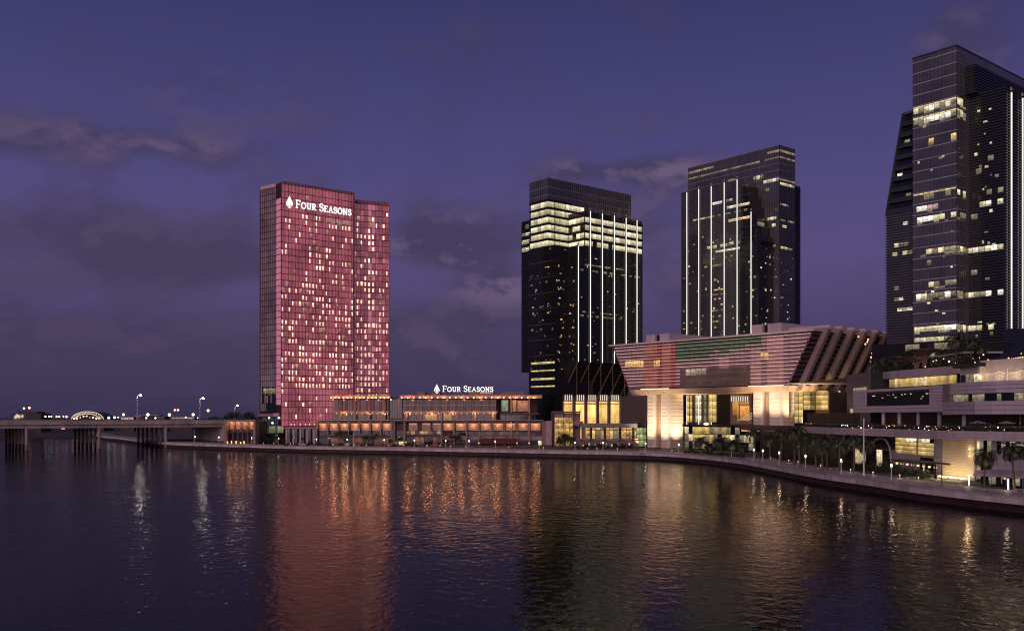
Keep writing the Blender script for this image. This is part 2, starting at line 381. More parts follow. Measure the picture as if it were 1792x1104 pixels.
# lighter band of slabs along the back edge and a dark drainage joint along the front
M_slab = mat('pale_kerb_stone', (0.45, 0.40, 0.38), 0.6, var=0.15)
mb = MB(); ribbon(mb, offset(shore, 2.3), 3.108, offset(shore, 2.6), 3.108); struct(mb.build('promenade_drain', M_dark))
sw = thing('sea_wall', 'curved concrete sea wall with dark tide-stained foot below the promenade', 'wall', (*shore[len(shore)//2], 0))
mb = MB(); ins = offset(shore, 0.7); ribbon(mb, ins, -2, ins, 1.62); mb.build('tide_face', M_tide, sw)
mb = MB(); ribbon(mb, offset(shore, 0.72), 1.60, offset(shore, 0.2), 1.60); ribbon(mb, offset(shore, 0.3), 1.6, offset(shore, 0.3), 2.7); mb.build('wall_core', M_dark, sw)
mb = MB(); o0, o1 = offset(shore, -0.06), offset(shore, 0.5)
ribbon(mb, o0, 2.72, o0, 3.13); ribbon(mb, o0, 3.13, o1, 3.13); ribbon(mb, o1, 3.0, o1, 3.13); ribbon(mb, o0, 2.72, o1, 2.72)
M_cope = mat('coping_stone', (0.38, 0.32, 0.32), 0.7, var=0.2, scale=0.2, bump=0.2)
mb.build('coping', M_cope, sw)
M_conc2 = mat('wall_concrete_pale', (0.56, 0.46, 0.47), 0.75, var=0.15, scale=0.25, bump=0.3)
M_conc3 = mat('wall_concrete_worn', (0.47, 0.40, 0.40), 0.8, var=0.3, scale=0.3, bump=0.3, streak=True)
vis = [i for i, p in enumerate(shore[:-1]) if p[1] < 790 and -0.62 < p[0]/p[1] < 0.66]
vis.sort(key=lambda i: shore[i][1])
for i in vis:
    a, bb = shore[i], shore[i+1]; fr = fr_pts(a, bb); l = dist(a, bb)
    m = rnd.choices([M_conc, M_conc3, M_conc2], [6, 4, 0.6])[0]
    piece(sw, 'wall_panel', fr, 0.03, l-0.03, 0.0, 0.28, 1.58, 2.70, m)

# ------------------------------------------------------------------ hotel tower
def facglass(name, col, st, cellx=1.9, cellz=3.4, rough=0.12, seed=0.0, lo=0.55, hi=1.25, base=(0.03, 0.015, 0.02), zfade=None):
    """curtain wall with its coloured light put into the panes as emission; each pane a little different"""
    if name in MT: return MT[name]
    m = bpy.data.materials.new(name); m.use_nodes = True; t = m.node_tree
    b = t.nodes['Principled BSDF']; b.inputs['Base Color'].default_value = (*base, 1); b.inputs['Roughness'].default_value = rough
    g = t.nodes.new('ShaderNodeNewGeometry'); sx = t.nodes.new('ShaderNodeSeparateXYZ'); t.links.new(g.outputs['Position'], sx.inputs[0])
    mp_ = t.nodes.new('ShaderNodeMapping'); mp_.inputs['Scale'].default_value = (1/cellx, 1/cellx*0.3, 1/cellz); mp_.inputs['Location'].default_value = (seed, seed*2, 0.07)
    t.links.new(g.outputs['Position'], mp_.inputs[0])
    fl = t.nodes.new('ShaderNodeVectorMath'); fl.operation = 'FLOOR'; t.links.new(mp_.outputs[0], fl.inputs[0])
    wn = t.nodes.new('ShaderNodeTexWhiteNoise'); wn.noise_dimensions = '3D'; t.links.new(fl.outputs[0], wn.inputs['Vector'])
    nz = t.nodes.new('ShaderNodeTexNoise'); nz.inputs['Scale'].default_value = 0.07; nz.inputs['Detail'].default_value = 4; t.links.new(g.outputs['Position'], nz.inputs['Vector'])
    fz = t.nodes.new('ShaderNodeMapping'); fz.inputs['Scale'].default_value = (2.6, 2.6, 0.25); t.links.new(g.outputs['Position'], fz.inputs[0])
    cz_ = t.nodes.new('ShaderNodeTexNoise'); cz_.inputs['Scale'].default_value = 1; cz_.inputs['Detail'].default_value = 3; t.links.new(fz.outputs[0], cz_.inputs['Vector'])
    a = t.nodes.new('ShaderNodeMath'); a.operation = 'MULTIPLY_ADD'; t.links.new(wn.outputs[0], a.inputs[0]); a.inputs[1].default_value = 0.22; t.links.new(nz.outputs[0], a.inputs[2])
    a2 = t.nodes.new('ShaderNodeMath'); a2.operation = 'MULTIPLY_ADD'; t.links.new(cz_.outputs[0], a2.inputs[0]); a2.inputs[1].default_value = 0.72; t.links.new(a.outputs[0], a2.inputs[2])
    mr = t.nodes.new('ShaderNodeMapRange'); mr.inputs['From Min'].default_value = 0.62; mr.inputs['From Max'].default_value = 1.35
    mr.inputs['To Min'].default_value = lo*st; mr.inputs['To Max'].default_value = hi*st; t.links.new(a2.outputs[0], mr.inputs['Value'])
    b.inputs['Emission Color'].default_value = (*col, 1); t.links.new(mr.outputs[0], b.inputs['Emission Strength'])
    MT[name] = m; m.cycles.emission_sampling = 'NONE'; return m
M_hp = facglass('rose_lit_glass', (1.0, 0.25, 0.34), 0.33, lo=0.35, hi=1.45)  # the tower's pink lighting put into the panes' own glow
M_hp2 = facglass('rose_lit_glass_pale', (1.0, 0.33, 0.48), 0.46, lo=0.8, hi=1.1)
M_hd = facglass('violet_dim_glass', (1.0, 0.52, 0.66), 0.125, base=(0.03, 0.03, 0.04), lo=0.35, hi=1.3)  # mauve reflection on the left block put in as emission
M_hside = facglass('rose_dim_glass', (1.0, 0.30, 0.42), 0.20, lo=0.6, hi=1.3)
M_hmul = mat('plum_mullion', (0.06, 0.022, 0.03), 0.5, 0.3)
M_hcap = mat('rose_parapet', (0.34, 0.16, 0.20), 0.5)
M_hwin = litroom('hotel_room_light', (1.0, 0.55, 0.40), 2.2, sx=0.8, sz=0.7, lo=0.6)
M_hwin2 = litroom('hotel_curtain_light', (1.0, 0.40, 0.36), 0.55, sx=1.6, sz=0.3, lo=0.2)
HB = 3.2                                           # ground level of the island
def pz(px, py, z): Y = (z-H)*F/(HY-py); return at(px, Y)
A = pz(492.3, 317.0, 145.0); B = pz(620.2, 337.7, 145.0)
fm = fr_pts(A, B); lm_ = dist(A, B)
hotel = thing('hotel_tower', 'tall hotel tower glowing rose pink with scattered lit windows', 'building', (*A, HB))
FH = 3.42
def inwall(fr, x0, x1, depth): return [fr.w(x0, 0)[:2], fr.w(x1, 0)[:2], fr.w(x1, depth)[:2], fr.w(x0, depth)[:2]]
# solid bodies
mb = MB(); mb.box(fm, 0, lm_, 0.12, 22, 11.5, 144.4); mb.build('core_wall', M_hmul, hotel)
f_strip = fm.left(0, 6.6)                          # its side strip
Ls = f_strip.w(0, 0)
E = pz(456.0, 328.3, 144.7); D0 = f_strip.w(0.3, 0.1)[:2]
f_l = fr_pts(E, D0); ll = dist(E, D0)              # recessed left block
mb = MB(); mb.box(f_l, 0, ll, 0.12, 20, HB, 144.2); mb.build('core_wall', M_hmul, hotel)
K = at(617.0, 553.0); K2 = at(681.0, 560.5)
f_r = fr_pts(K, K2); lr = dist(K, K2); zt_r = zr(350.0, 553.5)
mb = MB(); mb.box(f_r, 0, lr, 0.12, 20, 11.5, zt_r-0.5); mb.build('core_wall', M_hmul, hotel)
def curtain(t, fr, x0, x1, z0, z1, fh, bay, m, y=0.0, mul=None, mw=0.15, bw=0.30, md=0.26, band=True, pd=0.1):
    """panes with recessed joints, mullions and one dark band for each floor"""
    pn, mu = MB(), MB(); nb = max(1, round((x1-x0)/bay)); w = (x1-x0)/nb
    nf = max(1, round((z1-z0)/fh)); h = (z1-z0)/nf
    for i in range(nb):
        for k in range(nf):
            dy = rnd.uniform(0, 0.05)
            mats = m if isinstance(m, list) else [m]
            pn.box(fr, x0+i*w+0.05, x0+(i+1)*w-0.05, y-pd+dy, y+0.06, z0+k*h+0.06, z0+(k+1)*h-0.06, rnd.randrange(len(mats)))
    pn.build('glass_pane', m, t, kind='stuff')
    for i in range(nb+1):
        mu.box(fr, x0+i*w-mw/2, x0+i*w+mw/2, y-md, y+0.05, z0, z1)
    mu.build('mullion', mul or M_hmul, t, kind='stuff')
    if band:
        for k in range(nf+1):
            piece(t, 'floor_band', fr, x0-0.05, x1+0.05, y-md-0.08, y+0.04, z0+k*h-bw/2, z0+k*h+bw/2, mul or M_hmul)
    return nb, w, nf, h
zb_m = 12.6
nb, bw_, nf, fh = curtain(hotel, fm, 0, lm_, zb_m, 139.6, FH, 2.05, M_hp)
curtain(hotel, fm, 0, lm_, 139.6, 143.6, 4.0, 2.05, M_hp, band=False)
for i in range(22):                                # pale parapet panels
    w = lm_/22; piece(hotel, 'parapet_panel', fm, i*w+0.1, (i+1)*w-0.1, -0.22, 0.6, 143.7, 145.2, M_hcap)
zs = fm.z(345.5, 0, 0)
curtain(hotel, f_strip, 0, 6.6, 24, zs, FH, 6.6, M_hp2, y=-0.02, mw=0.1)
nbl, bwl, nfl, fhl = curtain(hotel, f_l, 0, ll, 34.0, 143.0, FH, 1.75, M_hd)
piece(hotel, 'parapet_panel', f_l, 0.2, ll-0.3, -0.4, 0.5, 143.1, 144.9, mat('pale_parapet', (0.62, 0.38, 0.42), 0.5))
mb = MB(); mb.box(f_l, -0.3, 0.0, -0.4, 20, HB, 144.9); mb.build('corner_fin', M_hmul, hotel)
# right wing: three columns of bays, the middle one brightest
xa, xb = f_r.xs(644), f_r.xs(657)
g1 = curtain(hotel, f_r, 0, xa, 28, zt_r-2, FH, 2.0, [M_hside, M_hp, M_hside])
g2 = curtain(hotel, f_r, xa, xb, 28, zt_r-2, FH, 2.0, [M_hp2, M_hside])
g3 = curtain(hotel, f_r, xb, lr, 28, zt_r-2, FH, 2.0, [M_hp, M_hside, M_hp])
for i in range(10):
    w = lr/10; piece(hotel, 'parapet_panel', f_r, i*w+0.12, (i+1)*w-0.12, -0.25, 0.5, zt_r-1.9, zt_r+0.2, M_hcap)
mb = MB(); mb.box(fm, lm_-1.2, lm_+0.05, -0.36, 0.1, 24, 144.6); mb.build('corner_pier', M_hcap, hotel)
# lower storeys of the left block: blue-grey glass lobby
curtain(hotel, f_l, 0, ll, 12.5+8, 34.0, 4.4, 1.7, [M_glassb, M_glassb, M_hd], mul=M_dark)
curtain(hotel, f_l, 0, ll+3.5, HB+0.3, 17.6, 4.7, 3.2, [M_glassb, facglass('dim_blue_lobby_glass', (0.45, 0.55, 0.8), 0.05, base=(0.02, 0.03, 0.04)), facglass('dim_green_lobby_glass', (0.8, 0.8, 0.5), 0.06, base=(0.02, 0.03, 0.03))], mul=M_dark, y=-1.2)
mb = MB(); mb.box(f_l, 0, ll+3.4, -1.1, 3, HB, 17.6); mb.build('lobby_wall', M_dark, hotel)
piece(hotel, 'canopy', f_l, 0, ll-0.4, -1.6, 1.0, 17.9, 19.3, M_hcap)
piece(hotel, 'canopy', f_l, ll-0.3, ll+4.4, -2.0, 1.0, 17.8, 19.6, mat('pale_pink_canopy', (0.62, 0.38, 0.42), 0.5))
for px, py in ((471, 731), (488, 731), (477, 740)):
    x = f_l.xs(px, -1.4); z = f_l.z(py, x, -1.4); piece(hotel, 'lobby_lamp', f_l, x-0.5, x+0.5, -1.62, -1.35, z-0.4, z+0.4, glow('lobby_lamp_light', (1.0, 0.92, 0.6), 4))
for px0, px1, m in ((462, 470, M_roomd), (471, 482, M_roomd)):
    x0, x1 = f_l.xs(px0), f_l.xs(px1); piece(hotel, 'window', f_l, x0, x1, -0.45, -0.1, 30.6, 33.2, m)
piece(hotel, 'window', f_l, f_l.xs(471.5, -1.3), f_l.xs(482, -1.3), -1.5, -1.25, 9.0, 12.6, litroom('lobby_room_light', (0.8, 0.8, 0.35), 0.25))
piece(hotel, 'window', f_l, f_l.xs(486, -1.3), f_l.xs(496, -1.3), -1.5, -1.25, 9.0, 12.6, M_roomd)
# lit rooms: sparse near the top, dense lower down
def rooms(fr, x0, w, nb, z0, h, nf, dens, curt=0.14, ww=0.62):
    for k in range(nf-1, -1, -1):
        u = k/nf; run = 0
        for i in range(nb):
            p = dens(u, i/nb)
            if run > 0: run -= 1; p = 0.75
            if rnd.random() < p:
                a = x0+i*w+rnd.uniform(0.12, 0.3); wd = w*ww*rnd.choice((0.45, 0.48, 0.52, 0.56, 0.8))
                zz = z0+k*h+rnd.uniform(0.35, 0.6); hh = h*rnd.uniform(0.55, 0.7)
                piece(hotel, 'window', fr, a, a+wd, -0.24, -0.02, zz, zz+hh, M_hwin)
                if rnd.random() < 0.2: run = 1
            elif rnd.random() < curt*(0.3+p):
                piece(hotel, 'window', fr, x0+i*w+0.1, x0+(i+1)*w-0.1, -0.2, -0.02, z0+k*h+0.4, z0+(k+1)*h-0.4, M_hwin2)
def dm(u, s):
    if u > 0.91: return 0.0
    if u < 0.14: return 0.14
    if u > 0.62: return 0.17
    return 0.22 + 0.36*(0.62-u)/0.48*(0.7+0.6*abs(math.sin(s*5)))
rooms(fm, 0, bw_, nb, zb_m, fh, nf, dm)
def dr(u, s): return 0.0 if u > 0.94 else 0.14+0.44*max(0, 0.9-u)
rooms(f_r, 0, g1[1], g1[0], 28, g1[3], g1[2], dr); rooms(f_r, xa, g2[1], g2[0], 28, g2[3], g2[2], lambda u, s: dr(u, s)+0.2, ww=0.85); rooms(f_r, xb, g3[1], g3[0], 28, g3[3], g3[2], dr)
zrow = fm.z(366, 40)                                 # a lit row of curtains below the sign
for i in range(13, 21): piece(hotel, 'window', fm, i*bw_+0.12, (i+1)*bw_-0.12, -0.26, -0.02, fm.z(392, 30), fm.z(383, 30), M_hwin2)
# ground-floor loggia in front of the slab
f_g = fr_pts(at(499, 508), at(557, 508)); lg = dist(at(499, 508), at(557, 508))
zc0 = zr(750, 508); zc1 = zr(746.5, 508)
mb = MB(); mb.box(f_g, -1, lg, -1, 16, zc0, zc1); mb.build('loggia_roof', M_hcap, hotel)
mb = MB(); mb.box(f_g, -1, lg, 5, 16, HB, zc0); mb.build('loggia_wall', M_glassb, hotel)
for i in range(5):
    x = f_g.xs((501.5, 514, 526, 538, 550)[i]); piece(hotel, 'column', f_g, x-0.35, x+0.35, -0.6, 0.3, HB, zc0, M_pinkst)
mb = MB(); mb.box(fm, 0.5, lm_+4, 0.3, 20, HB, 12.4); mb.build('base_wall', M_dark, hotel)
for px in (508, 514, 524, 533, 540, 549):
    x = f_g.xs(px); lamp_z = zr(743, 508); piece(hotel, 'terrace_lamp', f_g, x-0.2, x+0.2, 2, 2.3, lamp_z-0.3, lamp_z+0.4, M_hwin)

# ------------------------------------------------------------------ letters: strokes in a 1 x 1 cell, built as raised bars
def arc(cx, cy, rx, ry, a0, a1, n=9): return [(cx+rx*math.cos(R(a0+(a1-a0)*i/n)), cy+ry*math.sin(R(a0+(a1-a0)*i/n))) for i in range(n+1)]
GL = {'F': (0.72, [[(0.14, 0), (0.14, 1)], [(0.0, 1), (0.68, 1), (0.68, 0.82)], [(0.14, 0.52), (0.5, 0.52), (0.5, 0.4)], [(0, 0), (0.3, 0)]]),
      'O': (1.0, [arc(0.5, 0.5, 0.46, 0.5, 0, 360, 20)]),
      'U': (0.9, [[(0.16, 1)] + arc(0.45, 0.36, 0.29, 0.36, 180, 360, 10) + [(0.74, 1)], [(0, 1), (0.32, 1)], [(0.6, 1), (0.88, 1)]]),
      'R': (0.86, [[(0.14, 0), (0.14, 1)], [(0, 1), (0.42, 1)] + arc(0.42, 0.75, 0.26, 0.25, 90, -90, 8) + [(0.14, 0.5)], [(0.4, 0.5), (0.72, 0.0), (0.86, 0)], [(0, 0), (0.3, 0)]]),
      'S': (0.66, [[(0.58, 0.8)] + arc(0.32, 0.75, 0.26, 0.25, 20, 250, 9) + arc(0.34, 0.27, 0.28, 0.27, 80, -160, 9) + [(0.04, 0.12)]]),
      'E': (0.72, [[(0.14, 0), (0.14, 1)], [(0, 1), (0.66, 1), (0.66, 0.84)], [(0.14, 0.52), (0.52, 0.52)], [(0, 0), (0.7, 0), (0.7, 0.18)]]),
      'A': (0.96, [[(0.1, 0), (0.48, 1), (0.86, 0)], [(0.24, 0.34), (0.72, 0.34)], [(0, 0), (0.22, 0)], [(0.72, 0), (0.98, 0)]]),
      'N': (0.94, [[(0.14, 0), (0.14, 1), (0.78, 0), (0.78, 1)], [(0, 1), (0.14, 1)], [(0, 0), (0.28, 0)], [(0.64, 1), (0.92, 1)]])}
def sign(name, label, fr, x0, x1, zb, hcap, y, m, emb_x0, emb_x1, emb_z0, emb_z1):
    o = fr.w(x0, y, zb); t = thing(name, label, 'sign', o)
    txt = [('F', 1), ('O', .78), ('U', .78), ('R', .78), (' ', 0), ('S', 1), ('E', .78), ('A', .78), ('S', .78), ('O', .78), ('N', .78), ('S', .78)]
    adv, gap = 0.0, 0.17
    for ch, k in txt: adv += 0.42 if ch == ' ' else GL[ch][0]*k+gap
    sx = (x1-x0)/(adv-gap); xx = 0.0
    for ch, k in txt:
        if ch == ' ': xx += 0.42; continue
        w, strokes = GL[ch]; mb = MB()
        for si, st in enumerate(strokes):
            dyy = 0.012*si
            hw = (0.062 if len(st) > 4 or abs(st[0][0]-st[1][0]) < 0.2 else 0.042)
            for (ax, ay), (bx, by) in zip(st, st[1:]):
                P0 = Vector((x0+(xx+ax*k)*sx, zb+ay*k*hcap)); P1 = Vector((x0+(xx+bx*k)*sx, zb+by*k*hcap))
                dv = P1-P0
                if dv.length < 1e-6: continue
                dv.normalize(); nn = Vector((-dv.y, dv.x))*hw*hcap; ex = dv*hw*hcap*0.6; P0 = P0-ex; P1 = P1+ex
                q = [P0-nn, P1-nn, P1+nn, P0+nn]
                mb.hexa([fr.w(p.x, y-0.5-dyy, p.y) for p in q] + [fr.w(p.x, y-0.1, p.y) for p in q])
        mb.build('letter', m, t); xx += GL[ch][0]*k+gap
    # tree emblem: a drop of branches inside a lozenge outline
    cx, w, h = (emb_x0+emb_x1)/2, (emb_x1-emb_x0)/2, emb_z1-emb_z0
    out = [(0, 1), (0.12, 0.9), (0.3, 0.78), (0.52, 0.66), (0.72, 0.54), (0.95, 0.36), (0.8, 0.24), (0.5, 0.16), (0.2, 0.1), (0.2, 0.0)]
    inn = [(p[0]*0.70, 0.14+(p[1]-0.14)*0.80+0.015) for p in out[:-1]]
    E1 = lambda p, sgn, yy: fr.w(cx+sgn*p[0]*w, yy, emb_z0+p[1]*h)
    mb = MB()
    for sgn in (-1, 1):
        for i in range(len(inn)-1):
            q = [out[i], out[i+1], inn[i+1], inn[i]]
            mb.hexa([E1(p, sgn, y-0.5) for p in q] + [E1(p, sgn, y-0.1) for p in q])
    q = [out[-2], out[-1], (-out[-1][0], 0), (-out[-2][0], out[-2][1])]
    mb.hexa([E1(p, 1, y-0.52) for p in q] + [E1(p, 1, y-0.1) for p in q])
    eo = mb.build('emblem_outline', m, t)
    mb = MB(); mb.hexa([E1(p, 1, y-0.45) for p in ((-0.05, 0.1), (0.05, 0.1), (0.03, 0.72), (-0.03, 0.72))] + [E1(p, 1, y-0.15) for p in ((-0.05, 0.1), (0.05, 0.1), (0.03, 0.72), (-0.03, 0.72))]); under(mb.build('emblem_trunk', m, t), eo)
    for k, (rz, rr) in enumerate(((0.2, 0.5), (0.32, 0.46), (0.44, 0.36), (0.56, 0.26))):
        for sgn in (-1, 1):
            mb = MB(); q = [(0.07, rz), (rr, rz+0.13), (rr*0.75, rz+0.18), (0.07, rz+0.085)]
            mb.hexa([E1(p, sgn, y-0.48) for p in q] + [E1(p, sgn, y-0.15) for p in q]); under(mb.build('emblem_leaf', m, t), eo)
    return t
M_sign = glow('white_sign_light', (1.0, 0.93, 0.92), 1.45)
zsn = fm.z(364, fm.xs(517))
x0, x1 = fm.xs(517.5, -0.4), fm.xs(614, -0.4)
sign('wall_sign', 'white glowing sign lettering with tree emblem high on the pink tower', fm, x0, x1, fm.z(363.5, x0), fm.z(350.5, x0)-fm.z(363.5, x0), -0.4, M_sign, fm.xs(500, -.4), fm.xs(512.5, -.4), fm.z(364.8, fm.xs(506)), fm.z(343.5, fm.xs(506)))

# ------------------------------------------------------------------ hotel podium on the waterfront
PY = 494.0
X = lambda px: (px-CX)/F*PY
Zp = lambda py: zr(py, PY)
pod = thing('hotel_podium', 'long low hotel podium with a row of warm lamps along its roof edge', 'building', (X(560), PY, HB))
fp = Frame(0, PY, 0)
M_podd = mat('podium_stone', (0.085, 0.055, 0.05), 0.6, var=0.2, scale=0.3)
M_podcol = mat('podium_column', (0.34, 0.22, 0.17), 0.6)
M_podg = mat('podium_tinted_glass', (0.030, 0.018, 0.018), 0.1, var=0.3)
M_copper = mat('copper_screen', (0.50, 0.30, 0.20), 0.45, 0.25, var=0.25, scale=0.5)
M_bulb = glow('warm_bulb_light', (1.0, 0.44, 0.17), 2.8)
M_bulb2 = glow('warm_soffit_light', (1.0, 0.50, 0.22), 2.0)
M_rood = litroom('dim_red_room_light', (1.0, 0.38, 0.20), 0.16)
M_roomo_ = M_roomo; M_roomo = litroom('amber_terrace_light', (1.0, 0.50, 0.18), 0.55)
z_t, z_r0, z_mid, z_ter = Zp(690.5), Zp(697.0), Zp(722), Zp(736)
# body
mb = MB(); mb.box(fp, X(578), X(942), 9, 42, HB, z_ter); mb.box(fp, X(578), X(868), 10, 40, z_ter, z_r0); mb.build('body', M_podd, pod)
mb = MB(); mb.box(fp, X(868), X(942), 18, 40, z_ter, z_r0); mb.build('body', M_podd, pod)
roofs = []
for a, b in ((577, 684), (700, 948)):                 # roof slabs with a glowing edge
    roofs.append(piece(pod, 'roof_slab', fp, X(a), X(b), -2.2, 40, z_r0, z_r0+0.75, M_brown))
    piece(pod, 'roof_fascia', fp, X(a), X(b), -2.4, -2.2, z_r0+0.1, z_t-0.3, M_copper)
piece(pod, 'roof_slab', fp, X(684), X(700), 6, 40, z_r0, z_r0+0.5, M_podd)
lx = [581+7.15*i for i in range(15)] + [704+10.45*i for i in range(24)]
for i, px in enumerate(lx):
    if px > 944: continue
    mbx = X(px); l = MB(); l.ico((mbx, PY-2.75, z_r0+0.35), 0.42, sub=2)
    under(l.build('roof_lamp', M_bulb, pod), roofs[0 if px < 690 else 1])
    if i % 3 == 1: lamp('roof_lamp_glow', (mbx, PY-3.6, z_r0-0.2), 430, (1, 0.38, 0.15), 0.4, pod)
# upper storey: tinted glass between slim columns, shade spandrel, open terrace below
def bays(a, b, n, z0, z1, y, m):
    w = (X(b)-X(a))/n
    for i in range(n): piece(pod, 'glass_pane', fp, X(a)+i*w+0.07, X(a)+(i+1)*w-0.07, y-0.15, y, z0, z1, m[i % len(m)])
M_pg2 = facglass('plum_podium_glass', (1.0, 0.26, 0.32), 0.085, lo=0.3, hi=1.6)  # the tower's pink light on the podium glass, put in as emission
M_pg3 = facglass('bronze_podium_glass', (1.0, 0.34, 0.28), 0.05, lo=0.3, hi=1.6)
bays(578, 676, 24, Zp(720), Zp(698), 9.6, [M_pg2, M_pg2, M_podg])
bays(678, 700, 5, Zp(732), Zp(697), 10, [M_glassd, M_glassb, M_glassd, M_rood, M_glassd])
bays(702, 868, 34, Zp(720), Zp(698), 9.6, [M_pg3, M_podg, M_pg3])
for a, b in ((578, 677), (703, 870)): piece(pod, 'terrace_soffit', fp, X(a), X(b), 6.5, 9.9, Zp(722.6), Zp(719.2), M_copper)
piece(pod, 'transom', fp, X(703), X(868), 9.3, 9.44, Zp(708.4), Zp(707.8), M_steel)
for px in (591, 617, 643, 670): piece(pod, 'column', fp, X(px)-0.32, X(px)+0.32, 5.6, 6.3, z_ter, z_r0, M_podcol)
for px in (709, 740, 770, 800, 831, 862): piece(pod, 'column', fp, X(px)-0.4, X(px)+0.4, 6.6, 7.3, z_ter, Zp(721), M_podcol)
for px in (894.5, 926): piece(pod, 'column', fp, X(px)-0.4, X(px)+0.4, 0.5, 1.3, HB, z_r0, M_podcol)
for px in list(range(585, 676, 9)) + list(range(706, 872, 10)):
    l = MB(); l.ico((X(px), PY+6.2, Zp(723.3)), 0.24, sub=1); l.build('soffit_lamp', M_bulb2, pod)
for px in (598, 640, 668, 712, 752, 790, 830, 862): lamp('soffit_glow', (X(px), PY+5.4, Zp(724.5)), 280, (1, 0.42, 0.17), 0.3, pod)
bays(578, 676, 9, z_ter, Zp(722.8), 9.9, [M_glassd, M_rood, M_glassd]); bays(703, 868, 15, z_ter, Zp(722.8), 9.9, [M_glassd, M_glassd, M_rood])
for a, b in ((738, 762), (767, 771), (774, 788)): piece(pod, 'window', fp, X(a), X(b), 9.5, 9.7, z_ter+0.1, Zp(724.2), M_roomo)
# right end: green curtain window, orange rooms, lower slab
piece(pod, 'window', fp, X(877), X(889), 17.6, 17.9, Zp(719), Zp(699), litroom('green_curtain_light', (0.62, 0.78, 0.5), 0.42, sx=1.2, sz=0.15))
piece(pod, 'window', fp, X(897), X(904), 17.6, 17.9, Zp(719.5), Zp(699), litroom('orange_room_light', (1.0, 0.38, 0.18), 0.42))
piece(pod, 'window', fp, X(906), X(925), 17.6, 17.9, Zp(719), Zp(700), litroom('orange_room_light', (1.0, 0.38, 0.18), 0.42))
piece(pod, 'terrace_slab', fp, X(875), X(943), -0.8, 18, Zp(725), Zp(722), M_podd)
bays(875, 940, 7, z_ter, Zp(725.5), 15, [M_glassd, M_glassb])
# lower two storeys: copper screens lit from behind their posts
piece(pod, 'terrace_slab', fp, X(556), X(951), -0.5, 9.5, Zp(738), z_ter, M_podd)
z0s, z1s = Zp(753.5), Zp(742)
for px0, px1 in ((556, 951),): piece(pod, 'hand_rail', fp, X(px0), X(px1), -0.6, -0.5, Zp(735), Zp(734.4), M_steel)
def screens(xs, w, lit=True):
    for px in xs:
        cp_ = piece(pod, 'copper_panel', fp, X(px)+0.3, X(px+w)-0.3, 1.2, 1.5, z0s, z1s, M_copper)
        lp_ = piece(pod, 'panel_light', fp, X(px)+0.4, X(px+w)-0.4, 0.75, 0.95, z1s+0.15, z1s+0.3, M_bulb2); under(lp_, cp_)
        if lit: lamp('panel_glow', ((X(px)+X(px+w))/2, PY-0.6, z1s-0.5), 215, (1, 0.47, 0.21), 0.5, pod)
sl = [556.5+18.6*i for i in range(7)]; sr = [774.5+21.9*i for i in range(8)]
screens(sl, 16); screens(sr, 19.2)
screens([714, 737, 756], 17, False)
for px in sl + [687]:
    mb = MB(); mb.hexa([fp.w(X(px)-0.9, -0.6, Zp(760)), fp.w(X(px)-0.5, -0.6, Zp(760)), fp.w(X(px)-0.5, 0.6, Zp(760)), fp.w(X(px)-0.9, 0.6, Zp(760)),
                        fp.w(X(px)-1.0, -0.6, Zp(738)), fp.w(X(px)+0.1, -0.6, Zp(738)), fp.w(X(px)+0.1, 0.9, Zp(738)), fp.w(X(px)-1.0, 0.9, Zp(738))]); mb.build('bracket', M_podcol, pod)
for px in (686, 690, 708, 772.5, 794.5, 816.5, 838.5, 860.5, 882.5, 904.5, 950): piece(pod, 'column', fp, X(px)-0.45, X(px)+0.45, -0.4, 0.5, HB, Zp(738), M_brown if px != 708 else M_podcol)
# shops behind
def shop(a, b, n, py0, py1, ms, y=3.0):
    w = (X(b)-X(a))/n
    for i in range(n):
        piece(pod, 'glass_pane', fp, X(a)+i*w+0.1, X(a)+(i+1)*w-0.1, y-0.15, y, Zp(py0), Zp(py1), rnd.choice(ms))
mb = MB(); mb.box(fp, X(556), X(951), 1.6, 9, Zp(753.5), Zp(738.5)); mb.box(fp, X(556), X(951), 3.1, 9, HB, Zp(753.5)); mb.build('shop_wall', M_podd, pod)
shop(558, 690, 14, 762.5, 754, [M_glassd, M_glassb, M_glassb]); shop(558, 690, 14, 779, 766.5, [M_glassb, M_glassd, M_rood, M_glassd])
piece(pod, 'shop_fascia', fp, X(558), X(690), 2.0, 3.0, Zp(766.3), Zp(762.7), M_podd)
shop(710, 772, 8, 760, 754.5, [M_roomo, M_glassd, M_roomo, M_glassd, M_rood]); shop(710, 772, 8, 779, 765, [M_roomo, M_glassd, M_rood, M_glassd])
shop(795, 950, 14, 762, 755.5, [M_glassb, M_glassd, M_glassb, M_rood]); shop(795, 838, 4, 779, 772, [M_glassb]); shop(905, 940, 3, 779, 771, [M_glassb, mat('teal_glass', (0.02, 0.05, 0.06), 0.1)])
piece(pod, 'shop_fascia', fp, X(772), X(950), 1.9, 3.0, Zp(770), Zp(763), mat('mauve_fascia', (0.28, 0.2, 0.22), 0.5))
piece(pod, 'awning', fp, X(839), X(904), -1.2, 2.9, Zp(776.5), Zp(767), mat('red_awning', (0.10, 0.008, 0.009), 0.6))
piece(pod, 'door', fp, X(691), X(694), 2.5, 2.8, HB, Zp(773), M_roomo); piece(pod, 'door', fp, X(697), X(710), 2.5, 2.8, HB, Zp(772.5), litroom('yellow_lobby_light', (1.0, 0.85, 0.45), 1.0))
mb = MB(); mb.box(fp, X(692), X(709), 2.9, 3.05, Zp(771), Zp(745)); mb.build('glass_wall', M_glassd, pod)
piece(pod, 'light_box', fp, X(942), X(947.5), -0.3, 0.3, HB, Zp(771), glow('pale_green_light', (0.86, 0.9, 0.5), 0.85))
for px in (838, 860.5, 882.5, 904.5, 926): l = MB(); l.ico((X(px), PY-0.8, Zp(775)), 0.3, sub=2); l.build('wall_lamp', M_bulb2, pod)
